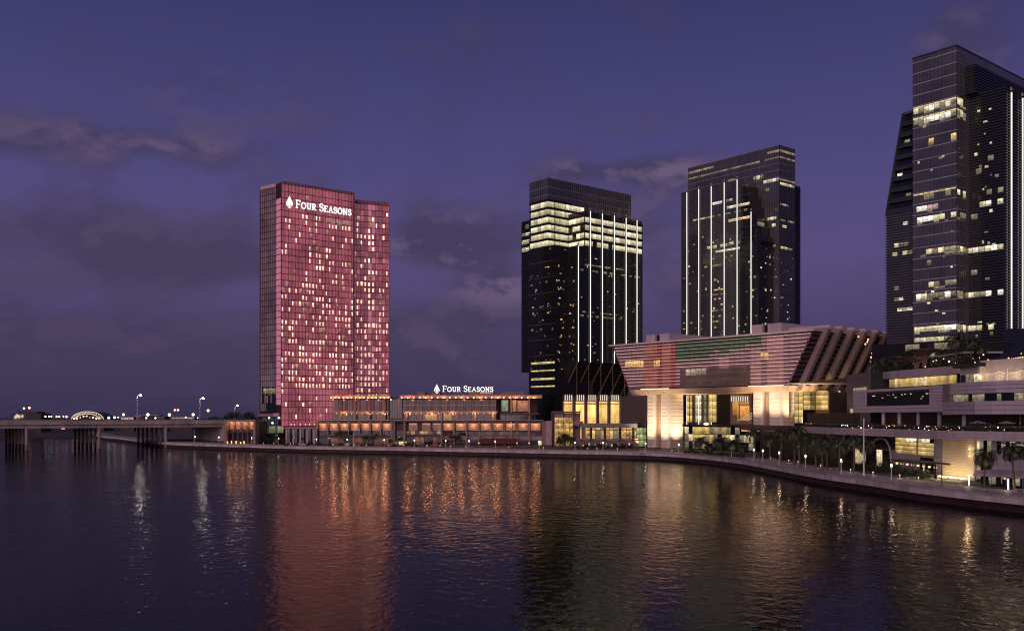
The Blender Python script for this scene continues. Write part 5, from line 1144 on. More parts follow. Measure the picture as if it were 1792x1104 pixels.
# ground floor
def gl(o, pa, pb, z0, z1, n, ms, nm='window', t=0.15):
    f, l = ch(o, pa, pb); w = l/n
    for i in range(n): piece(ml, nm, f, i*w+0.05, (i+1)*w-0.05, -t, 0, z0, z1, rnd.choice(ms) if isinstance(ms, list) else ms)
for a, b in ((1296, 1385), (1385, 1440), (1440, 1565), (1565, 1650), (1650, 1735), (1735, 1850)):
    f, l = ch(5.2, a, b); mb = MB(); mb.box(f, -0.5, l+0.5, 0.1, 12, HB, ZD0+0.05); mb.build('ground_floor_wall', M_pan2 if a >= 1565 else M_dark, ml)
M_shop = litroom('shop_light', (1.0, 0.80, 0.46), 0.9, sx=0.7, sz=0.9); M_shopy = litroom('yellow_shop_light', (1.0, 0.68, 0.22), 0.6, sx=0.25, sz=0.3, lo=0.6)
gl(5.0, 1300, 1385, HB+0.4, HB+4.0, 18, [M_shop, M_glassd, M_roomo, M_glassd]); gl(5.0, 1300, 1385, HB+4.6, HB+8.2, 14, [M_shop, M_roomo, M_glassd])
f, l = ch(4.7, 1442, 1478)                              # slatted wall lit from below
for i in range(16): piece(ml, 'wall_slat', f, i*l/16+0.12, (i+1)*l/16-0.12, -0.2, 0.2, 8.8, ZD0, mat('cream_slat', (0.5, 0.4, 0.3), 0.6))
for i in range(5): c = f.w((i+0.5)*l/5, -0.7, 8.6); lamp('slat_glow', c, 45, (1, 0.72, 0.42), 0.2, ml); piece(ml, 'slat_light', f, (i+0.4)*l/5, (i+0.6)*l/5, -0.6, -0.4, 8.5, 8.7, M_bulb2)
gl(4.9, 1480, 1565, 9.0, ZD0-0.1, 12, [M_glassd, M_glassb, M_glassd, M_glassd]); gl(4.9, 1480, 1565, HB+0.3, 8.6, 9, [M_glassd, M_glassd, M_shop])
f, l = ch(4.8, 1520, 1567)                              # arched frame in front of the glass
b = MB(); b.tube([f.w(l*0.2, -0.5, 10.5), f.w(l*0.45, -0.5, 12.0), f.w(l*0.7, -0.5, 11.6), f.w(l*0.85, -0.5, 9.5), f.w(l*0.95, -0.5, 4.0)], 0.3, 6); b.build('arched_frame', M_pan2, ml)
f, l = ch(4.9, 1567.5, 1635)                             # tall yellow shop window with its grid of panes
nx, nz = 10, 4; z0, z1 = f.z(797, l*0.8, 0), f.z(766.5, l*0.5, 0)
for i in range(nx):
    for k in range(nz):
        m = M_glassd if (i == nx-1 and k == nz-1) else (litroom('bright_shop_lamp', (1, 0.9, 0.66), 1.3) if k == nz-1 and i in (3, 4, 5, 7, 8) else M_shopy)
        piece(ml, 'window', f, i*l/nx+0.12, (i+1)*l/nx-0.12, -0.14, 0, z0+(z1-z0)*k/nz+0.08, z0+(z1-z0)*(k+1)/nz-0.08, m)
piece(ml, 'window_mullion', f, l*0.59, l*0.62, -0.35, 0.05, z0, z1, M_pan2)
gl(4.85, 1597, 1635, HB+0.3, z0-0.5, 5, [M_glassd])
for k in range(9): f, l = ch(4.95, 1558, 1597); piece(ml, 'wall_panel', f, 0.05, l-0.05, -0.12, 0.1, HB+k*0.62, HB+(k+1)*0.62-0.04, M_pan2)
f, l = ch(4.6, 1635.5, 1650)
for k in range(8): piece(ml, 'wall_panel', f, 0.03, l-0.03, -0.2, 0.3, HB+k*1.17, HB+(k+1)*1.17-0.05, M_pan2)
f, l = ch(4.4, 1650.5, 1707); M_litw = mat('cream_wall_panel', (0.55, 0.46, 0.33), 0.55, var=0.08)      # flood-lit cream wall
for i in range(2):
    for k in range(14): piece(ml, 'wall_panel', f, i*l/2+0.04, (i+1)*l/2-0.04, -0.2, 0.5, HB+k*0.665, HB+(k+1)*0.665-0.045, M_litw)
for i in range(3):
    c = f.w(l*(0.2+0.3*i), -2.6, HB+0.5); lamp('wall_wash', c, 520, (1, 0.74, 0.38), 0.4, ml); b = MB(); b.lathe([(0.1, HB), (0.22, HB+0.1), (0.22, HB+0.3)], c[0], c[1], 8); b.build('wall_washer', M_dark, ml)
for z in (8.6, 10.2): piece(ml, 'wall_lamp', f, l*0.86, l*0.9, -0.6, -0.25, z, z+0.3, M_bulb2); lamp('wall_lamp_glow', f.w(l*0.88, -1.0, z+0.2), 60, (1, 0.74, 0.4), 0.2, ml)
f, l = ch(2.6, 1642, 1706); piece(ml, 'bench_wall', f, 0, l, -0.3, 0.3, HB, HB+0.5, mat('cream_stone', (0.6, 0.52, 0.42), 0.6))
gl(5.0, 1708, 1735, HB+0.3, 7.5, 3, [M_glassd, M_roomd]); gl(5.0, 1708, 1735, 8.2, ZD0-0.1, 4, [M_shop, M_roomd, M_glassd])
f, l = ch(4.9, 1736, 1840)
for i in range(8):
    for k in range(5): piece(ml, 'wall_panel', f, i*l/8+0.04, (i+1)*l/8-0.04, -0.15, 0.1, HB+0.2+k*1.8, HB+0.2+(k+1)*1.8-0.05, M_pan2)
gl(4.7, 1745, 1792, 9.5, ZD0-0.3, 6, [M_roomd, M_glassd, M_shop])
# terrace storey under the overhanging boxes
for a, b in ((1300, 1480), (1490, 1650), (1650, 1850)): f, l = ch(19, a, b); mb = MB(); mb.box(f, -1, l+1, 0.1, 14, 13.8, 19.0); mb.build('terrace_wall', M_dark, ml)
gl(18.8, 1500, 1660, 14.8, 18.4, 20, [M_glassd, M_glassd, M_roomd, M_shop]); gl(18.8, 1660, 1820, 14.8, 18.4, 14, [M_glassd, M_roomd])
for px in (1546, 1574, 1607, 1644, 1687): p = tpt(12, px); b = MB(); b.lathe([(0.5, 13.7), (0.5, 19.6)], p[0], p[1], 12); b.build('column', M_pan, ml)
# the long box with its strip window
f, l = ch(9.5, 1494, 1650); zB0, zB1 = 19.35, 25.9
mb = MB(); mb.box(f, 0, l, 0.3, 12, zB0, zB1-0.05); mb.build('box_core', M_dark, ml)
wx0, wx1, wz0, wz1 = f.xs(1516), f.xs(1627.5), f.z(709.5, l*0.4), f.z(688.5, l*0.4)
nr = 8
for k in range(nr):
    za, zb_ = zB0+(zB1-zB0)*k/nr, zB0+(zB1-zB0)*(k+1)/nr
    for i in range(6):
        xa, xb = l*i/6, l*(i+1)/6
        if za < wz1-0.1 and zb_ > wz0+0.1:
            if xb <= wx0 or xa >= wx1: pass
            elif xa < wx0 < xb: xb = wx0
            elif xa < wx1 < xb: xa = wx1
            else: continue
        if xb-xa > 0.2: piece(ml, 'box_panel', f, xa+0.03, xb-0.03, -0.2, 0.3, za+0.04, zb_-0.04, M_pan)
n = 10
for i in range(n): w = (wx1-wx0)/n; piece(ml, 'window', f, wx0+i*w+0.04, wx0+(i+1)*w-0.04, 0.1, 0.25, wz0, wz1, M_black)
for i in range(16):
    x = rnd.uniform(wx0+1, wx1-1.5); z = rnd.choice((wz1-0.5, wz1-0.6, wz1-1.3, wz1-1.9)); piece(ml, 'indoor_lamp', f, x, x+rnd.uniform(0.2, 1.3), 0.04, 0.09, z, z+rnd.uniform(0.1, 0.2), M_room if rnd.random() < .7 else M_roomw)
piece(ml, 'box_edge', f, -0.1, l+0.3, -0.35, 12, zB0-0.25, zB0-0.02, M_pan)
# right wing: panel bands with a window strip between
V0, V1 = 1661, 1830; cols = [1663, 1672.5, 1695.5, 1718.5, 1743, 1767, 1791, 1815, 1840]
for a, b in zip(cols, cols[1:]):
    f, l = ch(9.0, a, b)
    for k in range(3): piece(ml, 'wing_panel', f, 0.04, l-0.04, -0.2, 0.3, 23.35+k*0.95+0.045, 23.35+(k+1)*0.95-0.045, M_pan2 if (k == 0 and a == 1718.5) else M_pan)
for a, b, m in ((1650, 1664, M_pan2), (1664, 1685, M_pan2), (1685, 1706, M_pan2), (1707, 1737, M_pan), (1737, 1761, M_pan), (1761, 1788, M_pan), (1788, 1815, M_pan)):
    f, l = ch(8.4, a, b)
    for k in range(3): piece(ml, 'wing_panel', f, 0.04, l-0.04, -0.2, 0.3, 18.4+k*1.05+0.045, 18.4+(k+1)*1.05-0.045, m)
f, l = ch(9.6, 1650, 1850); mb = MB(); mb.box(f, 0, l, 0.1, 12, 18.3, 26.1); mb.build('wing_core', M_dark, ml)
gl(9.5, 1662, 1792, 21.6, 23.25, 18, [M_roomd, M_glassd, M_roomd, M_glassd, litroom('wing_room_light', (1, 0.78, 0.5), 0.45)])
f, l = ch(8.8, 1650, 1662); piece(ml, 'wing_corner', f, 0, l, 0, 4, 18.3, 26.1, mat('grey_metal_panel', (0.16, 0.15, 0.155), 0.4, 0.3))
# setback storey with bright windows, its roof edge
f, l = ch(18, 1524, 1676); mb = MB(); mb.box(f, 0, l, 0.1, 16, 24, 31); mb.build('upper_core', M_dark, ml)
gl(17.9, 1557, 1674, 26.6, 29.0, 22, [M_shopy, M_shop, M_shopy]); gl(17.9, 1526, 1556, 26.6, 29.0, 5, [M_glassd, M_roomd])
for a, b in ((1524, 1560), (1560, 1600), (1600, 1640), (1640, 1676)): f, l = ch(16.5, a, b); piece(ml, 'roof_edge', f, 0, l, 0, 2, 29.2, 31.3, M_pan3)
mb = MB(); ribbon(mb, tl(17.5), 31.2, tl(60), 31.2); mb.build('roof_deck', M_pan3, ml)
M_frost = mat('frosted_stair_glass', (0.06, 0.075, 0.09), 0.45, var=0.3)
# glass stair tower at the left end
f, l = ch(13, 1482, 1523); mb = MB(); mb.box(f, 0.1, l, 0.2, 10, 13.8, 31.5); mb.build('stair_core', M_dark, ml)
for i in range(7):
    for k in range(8): piece(ml, 'stair_pane', f, i*l/7+0.05, (i+1)*l/7-0.05, 0, 0.15, 14+k*2.18, 14+(k+1)*2.18-0.1, M_roomd if (i in (2, 3, 4, 5) and k == 5) or (i == 1 and k in (1, 2)) else M_frost)
M_lampc = glow('cream_festoon_light', (1, 0.82, 0.6), 2.0)
# cream kiosk and floodlit white wall on the right of the roof
f, l = ch(12, 1680, 1714.5); mb = MB(); mb.box(f, 0, l, 0, 8, 26.1, 30); mb.build('kiosk', mat('cream_stone', (0.6, 0.52, 0.42), 0.6), ml)
for a, b, m in ((0.05, 0.3, M_glassd), (0.32, 0.5, M_roomd), (0.52, 0.7, M_roomd), (0.74, 0.97, M_shop)): piece(ml, 'window', f, l*a, l*b, -0.12, 0, 26.2, 28.2, m)
piece(ml, 'kiosk_canopy', f, -1.5, l, -1.2, 8, 30.02, 30.9, M_dark)
f, l = ch(13, 1715, 1830)
for i in range(9):
    for k in range(2): piece(ml, 'white_panel', f, i*l/9+0.03, (i+1)*l/9-0.03, 0, 0.4, 26.1+k*2.7, 26.1+(k+1)*2.7-0.05, mat('white_render', (0.6, 0.52, 0.45), 0.7))
for i in range(4): lamp('festoon_glow', f.w(l*(0.08+0.25*i), -1.6, 27.4), 110, (1, 0.75, 0.45), 0.5, ml)
for i in range(36):
    x = l*i/36; z = 28.5-0.55*abs(math.sin(i/12*math.pi)); b = MB(); b.ico(f.w(x, -0.5, z), 0.075, sub=1); b.build('festoon_bulb', M_lampc, ml)
piece(ml, 'white_post', f, l*0.46, l*0.475, -0.9, -0.5, 26.1, 29.2, M_white)
# dark sloping glass roof and its string of lights
f, l = ch(30, 1722, 1850); mb = MB(); mb.hexa([f.w(0, 0, 31.3), f.w(l, 0, 31.3), f.w(l, 14, 31.3), f.w(0, 14, 31.3), f.w(l*0.32, 6, 38.5), f.w(l, 6, 38.5), f.w(l, 14, 38.5), f.w(l*0.32, 14, 38.5)]); mb.build('sloping_glass_roof', mat('green_black_glass', (0.02, 0.028, 0.026), 0.15), ml)
for i in range(26): b = MB(); b.ico(f.w(l*(0.18+0.8*i/26), -0.4, 33.0-0.1*abs(i-13)/3), 0.22, sub=1); b.build('string_bulb', M_bulb2, ml)
for k in range(6): u = k/6; a = f.w(l*(0.1+0.15*k), 0.0, 31.4); c = f.w(l*(0.36+0.12*k), 5.9, 38.6); b = MB(); b.tube([a, c], 0.1, 4); b.build('roof_glazing_bar', M_louv, ml)
piece(ml, 'yellow_roof_light', f, l*0.5, l*0.55, 2.3, 2.5, 36.2, 37.2, glow('yellow_sign_light', (1, 0.9, 0.3), 1.0))
# roof pavilion behind the trees
f, l = ch(40, 1612, 1690); mb = MB(); mb.box(f, 0, l, 0, 10, 31.2, 36.6); mb.build('roof_pavilion', M_dark, ml)
for i in range(8): piece(ml, 'pavilion_pane', f, i*l/8+0.1, (i+1)*l/8-0.1, -0.15, 0, 31.4, 36.2, [M_pan3, M_glassd, M_pan3, M_pan, M_pan, M_pan3, M_glassd, M_glassd][i])
piece(ml, 'pavilion_roof', f, -1, l+2, -1.5, 10, 36.62, 37.2, M_bandl)
f, l = ch(52, 1600, 1660)
for i in range(6): piece(ml, 'pavilion_pane', f, i*l/6+0.1, (i+1)*l/6-0.1, 0, 0.3, 37.0, 41.0, [M_glassb, M_pan3, M_pan3, M_roomd, M_pan3, M_glassb][i])
# flared bronze canopies on the roof terrace
M_brz = mat('rose_bronze', (0.16, 0.085, 0.07), 0.4, 0.6)
for px, o, zb_, h, r in ((1618, 27, 31.2, 6.4, 4.6), (1571, 24, 31.2, 5.0, 4.2), (1604, 20, 31.2, 3.4, 3.2)):
    p = tpt(o, px); t = thing('flared_canopy', ('tallest', 'broad', 'lowest')[(1618, 1571, 1604).index(px)]+' flared bronze canopy on the mall roof terrace', 'canopy', (p[0], p[1], zb_))
    b = MB(); b.lathe([(0.55, zb_), (0.5, zb_+h*0.35), (0.75, zb_+h*0.6), (1.5, zb_+h*0.8), (r*0.7, zb_+h*0.93), (r, zb_+h), (r, zb_+h+0.15), (0.3, zb_+h-0.1)], p[0], p[1], 20); b.build('shell', M_brz, t, smooth=True)
    for k in range(10):
        a = 2*math.pi*k/10; b = MB(); b.tube([(p[0]+rr*1.03*math.cos(a), p[1]+rr*1.03*math.sin(a), zz_) for rr, zz_ in ((0.55, zb_), (0.52, zb_+h*0.35), (0.78, zb_+h*0.6), (1.55, zb_+h*0.8), (r*0.72, zb_+h*0.93), (r, zb_+h))], 0.06, 4); b.build('rib', M_brown, t)
    lamp('canopy_glow', (p[0], p[1]-3.5, zb_+1.2), 50, (1, 0.6, 0.4), 0.3, t)
# terrace lamps and parasols
for i in range(110):
    px = rnd.uniform(1400, 1792); o = rnd.uniform(1.2, 7); p = tpt(o, px); z = 14.0+rnd.uniform(0.1, 1.6)
    t = thing('table_lamp', 'small glowing lamp on the mall terrace', 'lamp', (p[0], p[1], 13.7), 'little lamps on the mall terrace'); b = MB(); b.lathe([(0.12, 13.7), (0.03, 13.75), (0.03, z)], p[0], p[1], 6); b.build('stem', M_dark, t)
    b = MB(); b.ico((p[0], p[1], z+0.08), rnd.choice((0.06, 0.08, 0.1, 0.14)), sub=1, sz=rnd.choice((1, 1, 1.8))); b.build('shade', rnd.choice((M_bulb2, glow('cool_table_light', (1, 0.95, 0.85), 5))), t)
for px, lab in ((1711, 'mauve'), (1762, 'grey')):
    p = tpt(4, px); t = thing('parasol', lab+' flat parasol open on the mall terrace', 'parasol', (p[0], p[1], 13.7)); b = MB(); b.lathe([(0.3, 13.7), (0.05, 13.85), (0.05, 16.4)], p[0], p[1], 8); b.build('pole', M_steel, t)
    b = MB(); b.lathe([(1.9, 16.35), (1.9, 16.45), (0.1, 16.95)], p[0], p[1], 8); b.build('canopy', mat(lab+'_canvas', (0.35, 0.27, 0.33) if lab == 'mauve' else (0.22, 0.23, 0.24), 0.8), t)
    for k in range(8): a = 2*math.pi*(k)/8; b = MB(); b.tube([(p[0], p[1], 16.1), (p[0]+1.85*math.cos(a), p[1]+1.85*math.sin(a), 16.33)], 0.025, 4); b.build('rib', M_steel, t)
for i in range(26):
    px = rnd.uniform(1500, 1790); o = rnd.uniform(20, 34); p = tpt(o, px); b = MB(); b.ico((p[0], p[1], 31.9+rnd.uniform(0, 2.4)), rnd.uniform(0.12, 0.28), sub=1); b.build('roof_lamp', rnd.choice((M_bulb2, M_fl)), ml)
# the far end of the mall, past the right edge of the picture
for o, z0, z1, m in ((5.2, HB, ZD0, M_pan2), (8.6, 18.3, 21.5, M_pan), (10.5, 21.5, 23.3, M_glassd), (9.1, 23.3, 26.2, M_pan), (19, 13.75, 18.3, M_glassd)):
    for a, b in ((1851, 1920), (1920, 2010), (2010, 2110), (2110, 2195)):
        f, l = ch(o, a, b); n = 6
        for i in range(n): piece(ml, 'end_panel', f, i*l/n+0.05, (i+1)*l/n-0.05, 0, 0.4, z0+0.03, z1-0.03, m)
        mb = MB(); mb.box(f, -0.3, l+0.3, 0.45, 30, z0+0.02, z1-0.02); mb.build('end_core', M_dark, ml)
f, l = ch(0, 1853, 2195); piece(ml, 'edge_panel', f, 0, l, 0, 0.6, ZD0, ZD, M_pan3)
# waterfront cafe pavilion with a rounded roof
f, l = ch(-6.5, 1706, 1850); cf = thing('cafe_pavilion', 'low cafe pavilion with a rounded pale roof below the palms', 'building', f.w(l/2, 0, HB))
poly = [(0, 5.1), (0.5, 5.7), (1.6, 6.15), (3.0, 6.3), (7, 6.3), (7, 5.1)]
b = MB(); n = len(poly); b.add([f.w(0, q[0]-0.8, q[1]) for q in poly]+[f.w(l, q[0]-0.8, q[1]) for q in poly], [tuple(range(n)), tuple(range(2*n-1, n-1, -1))]+[(i, (i+1) % n, n+(i+1) % n, n+i) for i in range(n)]); b.build('roof', M_pan3, cf)
mb = MB(); mb.box(f, 0.5, l, 1.4, 6, HB, 5.1); mb.build('wall', M_dark, cf)
for i in range(10): w = l/10; piece(cf, 'window', f, 0.6+i*w, 0.5+(i+0.92)*w, 1.2, 1.35, HB+0.2, 5.0, (M_glassd, M_roomd, M_glassd)[i % 3])
for i in range(5): piece(cf, 'post', f, 0.3+i*l/5, 0.5+i*l/5, -0.5, -0.3, HB, 5.1, M_steel)
# dark pergola with hanging lamps in front of the shop
f, l = ch(-2.5, 1560, 1636); pg = thing('pergola', 'dark cafe pergola with hanging lamps before the yellow shop window', 'pergola', f.w(l/2, 0, HB))
piece(pg, 'roof_beam', f, 0, l, 0, 0.3, 6.5, 6.75, M_dark); piece(pg, 'roof_beam', f, 0, l, 3.4, 3.7, 6.5, 6.75, M_dark)
for i in range(14): piece(pg, 'slat', f, (i+0.2)*l/14, (i+0.5)*l/14, -0.3, 4, 6.78, 6.95, M_dark)
for i in range(5): piece(pg, 'post', f, i*(l-0.25)/4, i*(l-0.25)/4+0.25, 0, 0.3, HB, 6.5, M_pan2 if i == 3 else M_dark)
for i in range(8):
    x = l*(i+0.5)/8; b = MB(); b.ico(f.w(x, 0.8, 5.9), 0.24, sub=2, sx=1.4, sy=1.4); b.build('hanging_lamp', M_bulb2, pg)
    piece(pg, 'cable', f, x-0.02, x+0.02, 0.78, 0.82, 6.0, 6.5, M_dark)
for i in range(3): lamp('pergola_glow', f.w(l*(0.2+0.3*i), 0.6, 5.4), 60, (1, 0.75, 0.45), 0.2, pg)

# ------------------------------------------------------------------ forecourt between podium and exchange hall
gp = thing('glass_pavilion', 'amber lit glass pavilion with a dark flat roof beside the pink pier', 'building', (*at(985, 470), HB)); fg = Frame(*at(966, 470), 0); zq = lambda py: zr(py, 470); xq = lambda px: fg.xs(px)
mb = MB(); mb.box(fg, xq(967), xq(1003), 0.3, 14, HB, zq(723)); mb.build('core', M_brown, gp)
for i in range(5):
    for k in range(5):
        a, b = 970.5+6.5*i, 970.5+6.5*(i+1)
        if a > 1001: continue
        piece(gp, 'window', fg, xq(a)+0.12, xq(b)-0.12, 0, 0.2, HB+0.5+k*2.75, HB+0.5+(k+1)*2.75-0.18, litroom('amber_pavilion_light', (1.0, 0.58, 0.18), 0.8, sx=0.5, sz=0.5, lo=0.2))
piece(gp, 'roof_slab', fg, xq(966), xq(1016), -0.8, 14, zq(722.5), zq(719.5), mat('brown_roof', (0.16, 0.11, 0.105), 0.6)); piece(gp, 'side_frame', fg, xq(966), xq(969), -0.5, 1, HB, zq(722.6), M_dark); piece(gp, 'side_frame', fg, xq(986), xq(987.5), -0.4, 0.2, HB, zq(722.6), M_dark)
piece(gp, 'pink_panel', fg, xq(1003), xq(1021), 1, 3, zq(744), zq(737), M_hcap)
mb = MB(); mb.box(fg, xq(1003), xq(1016), 2, 12, HB, zq(723)); mb.build('wing_wall', M_brown, gp)
rs_ = thing('restaurant', 'low glazed restaurant with a grey roof edge and amber windows', 'building', (*at(1062, 452), HB)); fr_ = Frame(*at(1018, 452), 0); zq2 = lambda py: zr(py, 452)
X2 = lambda px: fr_.xs(px)
mb = MB(); mb.box(fr_, X2(1022), X2(1114), 0.4, 16, HB, zq2(741)); mb.build('core', M_brown, rs_)
piece(rs_, 'roof_edge', fr_, X2(1020), X2(1115), -0.8, 16, zq2(747.5), zq2(741), mat('grey_roof_edge', (0.22, 0.2, 0.2), 0.5))
for i, (a, b) in enumerate(((1025, 1033), (1034, 1041), (1042, 1050), (1051, 1057), (1059, 1066), (1067, 1073), (1074, 1083), (1087, 1096), (1097, 1106), (1110, 1113))):
    piece(rs_, 'window', fr_, X2(a), X2(b), 0.1, 0.3, zq2(752), zq2(748.5), litroom('amber_pavilion_light', (1.0, 0.58, 0.18), 0.8, sx=0.5, sz=0.5, lo=0.2)); piece(rs_, 'window', fr_, X2(a), X2(b), 0.1, 0.3, zq2(767), zq2(753), [litroom('amber_pavilion_light', (1, .7, .2), 1), M_roomo, M_roomd, litroom('amber_pavilion_light', (1, .7, .2), 1)][i % 4])
for a in (1034, 1058, 1085, 1108): piece(rs_, 'pier', fr_, X2(a)-0.4, X2(a)+0.6, -0.5, 0.35, HB, zq2(747.5), M_dark)
piece(rs_, 'terrace_rail', fr_, X2(1009), X2(1115), -3.2, -3.1, zq2(768.5), zq2(767.9), M_copper)
mb = MB(); mb.box(fr_, X2(1010), X2(1116), -3, 0.3, HB, zq2(771)); mb.build('terrace_plinth', mat('brown_roof', (0.16, 0.11, 0.105), 0.6), rs_)
for i in range(9): piece(rs_, 'plinth_lamp', fr_, X2(1020+10*i)-0.25, X2(1020+10*i)+0.25, -3.2, -3.02, HB+0.5+rnd.random(), HB+1.3+rnd.random(), rnd.choice((M_bulb2, M_roomd, M_room)))
# green glass lobby beside the first leg
gg = thing('side_lobby', 'small pale green glass lobby beside the first stone leg', 'building', (*at(1122, 458), HB)); f_ = Frame(*at(1114, 458), 0)
mb = MB(); mb.box(f_, 0, f_.xs(1132), 0.3, 10, HB, zr(738, 458)); mb.build('core', M_dark, gg)
for i in range(3):
    for k in range(3): w = f_.xs(1131)/3; piece(gg, 'window', f_, i*w+0.08, (i+1)*w-0.08, 0, 0.2, HB+0.4+k*3, HB+0.4+(k+1)*3-0.25, litroom('pale_green_light_room', (0.72, 0.82, 0.38), 0.5, sx=0.3, sz=0.3, lo=0.5))
# shop hall between the legs
sh_ = thing('shop_hall', 'glazed yellow lit shop hall standing between the stone legs', 'building', (*at(1250, 425), HB)); f_ = fr_pts(at(1198, 436), at(1318, 402)); ls_ = dist(at(1198, 436), at(1318, 402))
mb = MB(); mb.box(f_, 0, ls_, 0.3, 12, HB, 13.5); mb.build('core', M_dark, sh_); piece(sh_, 'roof_edge', f_, -0.5, ls_+0.3, -1.2, 12, 13.52, 14.2, M_dark)
for i in range(16):
    for k in range(3): w = ls_/16; piece(sh_, 'window', f_, i*w+0.08, (i+1)*w-0.08, 0, 0.2, HB+0.4+k*3.3, HB+0.4+(k+1)*3.3-0.3, rnd.choice((M_shopy, M_roomd, M_roomd, M_shop, M_glassd, M_glassd, M_glassb)) if not 3 <= i <= 4 else M_shopy)
for px in (1236,): # round white canopy lamp
    b = MB(); x = f_.xs(px, -2); c = f_.w(x, -2, 14.6); b.ico(c, 1.3, 1, 1, 0.5, 2); b.build('dome_lamp', glow('pale_dome_light', (1, 0.93, 0.75), 1.1), sh_)
# curved stone planter ledges and dark hedge masses are planted further below

# ------------------------------------------------------------------ plants
def leafmat(name, col):
    m = mat(name, col, 0.55, var=0.45, scale=1.1); return m
M_frond = leafmat('palm_frond_leaf', (0.060, 0.072, 0.034)); M_leaf = leafmat('tree_leaf', (0.040, 0.055, 0.025)); M_bark = mat('palm_bark', (0.13, 0.095, 0.07), 0.9, var=0.4, scale=3, bump=0.6)
def palm_proto(seed, h=7.0, n=36, fl=3.5, r=0.22):
    q = random.Random(seed); t = thing('palm_tree', 'palm', 'palm', (0, 0, 0)); 
    b = MB(); b.lathe([(r*1.5, 0), (r*1.1, 0.5), (r, h*0.5), (r*0.9, h*0.9), (r*1.25, h), (r*0.8, h+0.35)], 0, 0, 9); b.build('trunk', M_bark, t)
    b = MB()
    for i in range(n):
        a = 2*math.pi*i/n*2.4+q.uniform(-.2, .2); el_ = R(q.choice((70, 55, 40, 25, 10, -10))+q.uniform(-8, 8)); L_ = fl*q.uniform(0.8, 1.1)
        p = Vector((0, 0, h+0.2)); pts = [p.copy()]; e = el_; N_ = 9
        for k in range(N_):
            d = Vector((math.cos(a)*math.cos(e), math.sin(a)*math.cos(e), math.sin(e))); p = p+d*(L_/N_); pts.append(p.copy()); e -= R(9+4*k*0.5)
        side = Vector((-math.sin(a), math.cos(a), 0))
        b.tube(pts, 0.035, 3, 0.012)
        for k in range(1, N_+1):
            d = (pts[k]-pts[k-1]).normalized(); up = side.cross(d)
            ll_ = 0.62*fl/3.2*math.sin(math.pi*min(1, (k+0.8)/(N_+1.8)))+0.15
            for s_ in (-1, 1):
                for j in (0.0, 0.5):
                    o = pts[k-1].lerp(pts[k], j); tip = o+side*s_*ll_*q.uniform(.8, 1.1)+d*ll_*0.55-Vector((0, 0, 1))*ll_*q.uniform(0.15, 0.5)
                    wv = d*0.11; b.add([o-wv, o+wv, tip], [(0, 1, 2)])
    b.build('crown', M_frond, t); return t
protos = [palm_proto(3), palm_proto(5, 6.4, 38, 3.7), palm_proto(9, 7.8, 34, 3.3), palm_proto(12, 3.4, 36, 3.2, 0.3)]
for p_ in protos: index_kids(p_)
used = set()
def put(proto, x, y, z, s, rz, label, group=None):
    if proto.name in used: o = copy_tree(proto)
    else: o = proto; used.add(proto.name)
    o.location = (x, y, z); o.scale = (s, s, s); o.rotation_euler = (rnd.uniform(-.07, .07), rnd.uniform(-.07, .07), rz); s *= rnd.uniform(.86, 1.12); o.scale = (s, s, s*rnd.uniform(.93, 1.1)); o['label'] = label
    if group: o['group'] = group
    elif 'group' in o: del o['group']
    return o
GP = 'palms along the mall promenade'
for i, (px, Y, s, k) in enumerate(sorted(((1322, 335, .95, 0), (1347, 320, 1.0, 1), (1366, 308, .95, 2), (1390, 296, 1.05, 0), (1409, 288, .95, 1), (1428, 277, 1.0, 2), (1448, 271, .92, 0), (1468, 264, .85, 1), (1494, 259, .9, 2), (1512, 255, .7, 0), (1400, 280, .8, 2), (1440, 262, .72, 1)))):
    x, y = at(px, Y); put(protos[k], x, y, 3.05, s*1.2, i*1.3, NTH[i]+' dark palm of the verge row between promenade and mall, counted from the stone legs', GP)
x, y = at(1722, 199); put(protos[1], x, y, 3.05, 1.05, 0.4, 'fan-crowned palm in front of the flood-lit cream wall edge')
for px, Y, s in ((1776, 193, 1.12), (1800, 190, 1.0)): x, y = at(px, Y); put(protos[2], x, y, 3.05, s, px*0.7, 'tall dark palm beside the rounded cafe roof', 'palms by the cafe')
for px, Y, s in ((1226, 374, 1.35), (1243, 368, 1.1), (1262, 362, 1.45), (1284, 352, 1.3), (1300, 345, 1.1)): x, y = at(px, Y); put(protos[3], x, y, 3.05, s, px*0.3, 'short lit palm before the yellow shop hall', 'short palms before the shop hall')
for ri, (px, o, s, k) in enumerate(sorted(((1528, 30, .75, 0), (1546, 34, .85, 1), (1560, 40, .8, 2), (1600, 44, .95, 1), (1672, 36, .95, 0), (1700, 34, .95, 2), (1713, 38, .8, 1), (1650, 46, .8, 2)))): x, y = tpt(o, px); put(protos[k], x, y, 31.2, s*1.15, px*0.9, NTH[ri]+' dark palm of the mall roof garden counted from the leaning fins', 'palms on the mall roof')
for px, Y, s in ((988, 452, 1.5), (998, 449, 1.25), (980, 455, 1.1)): x, y = at(px, Y); put(protos[3], x, y, 3.05, s, px, 'bushy palm in front of the amber glass pavilion', 'palms before the glass pavilion')

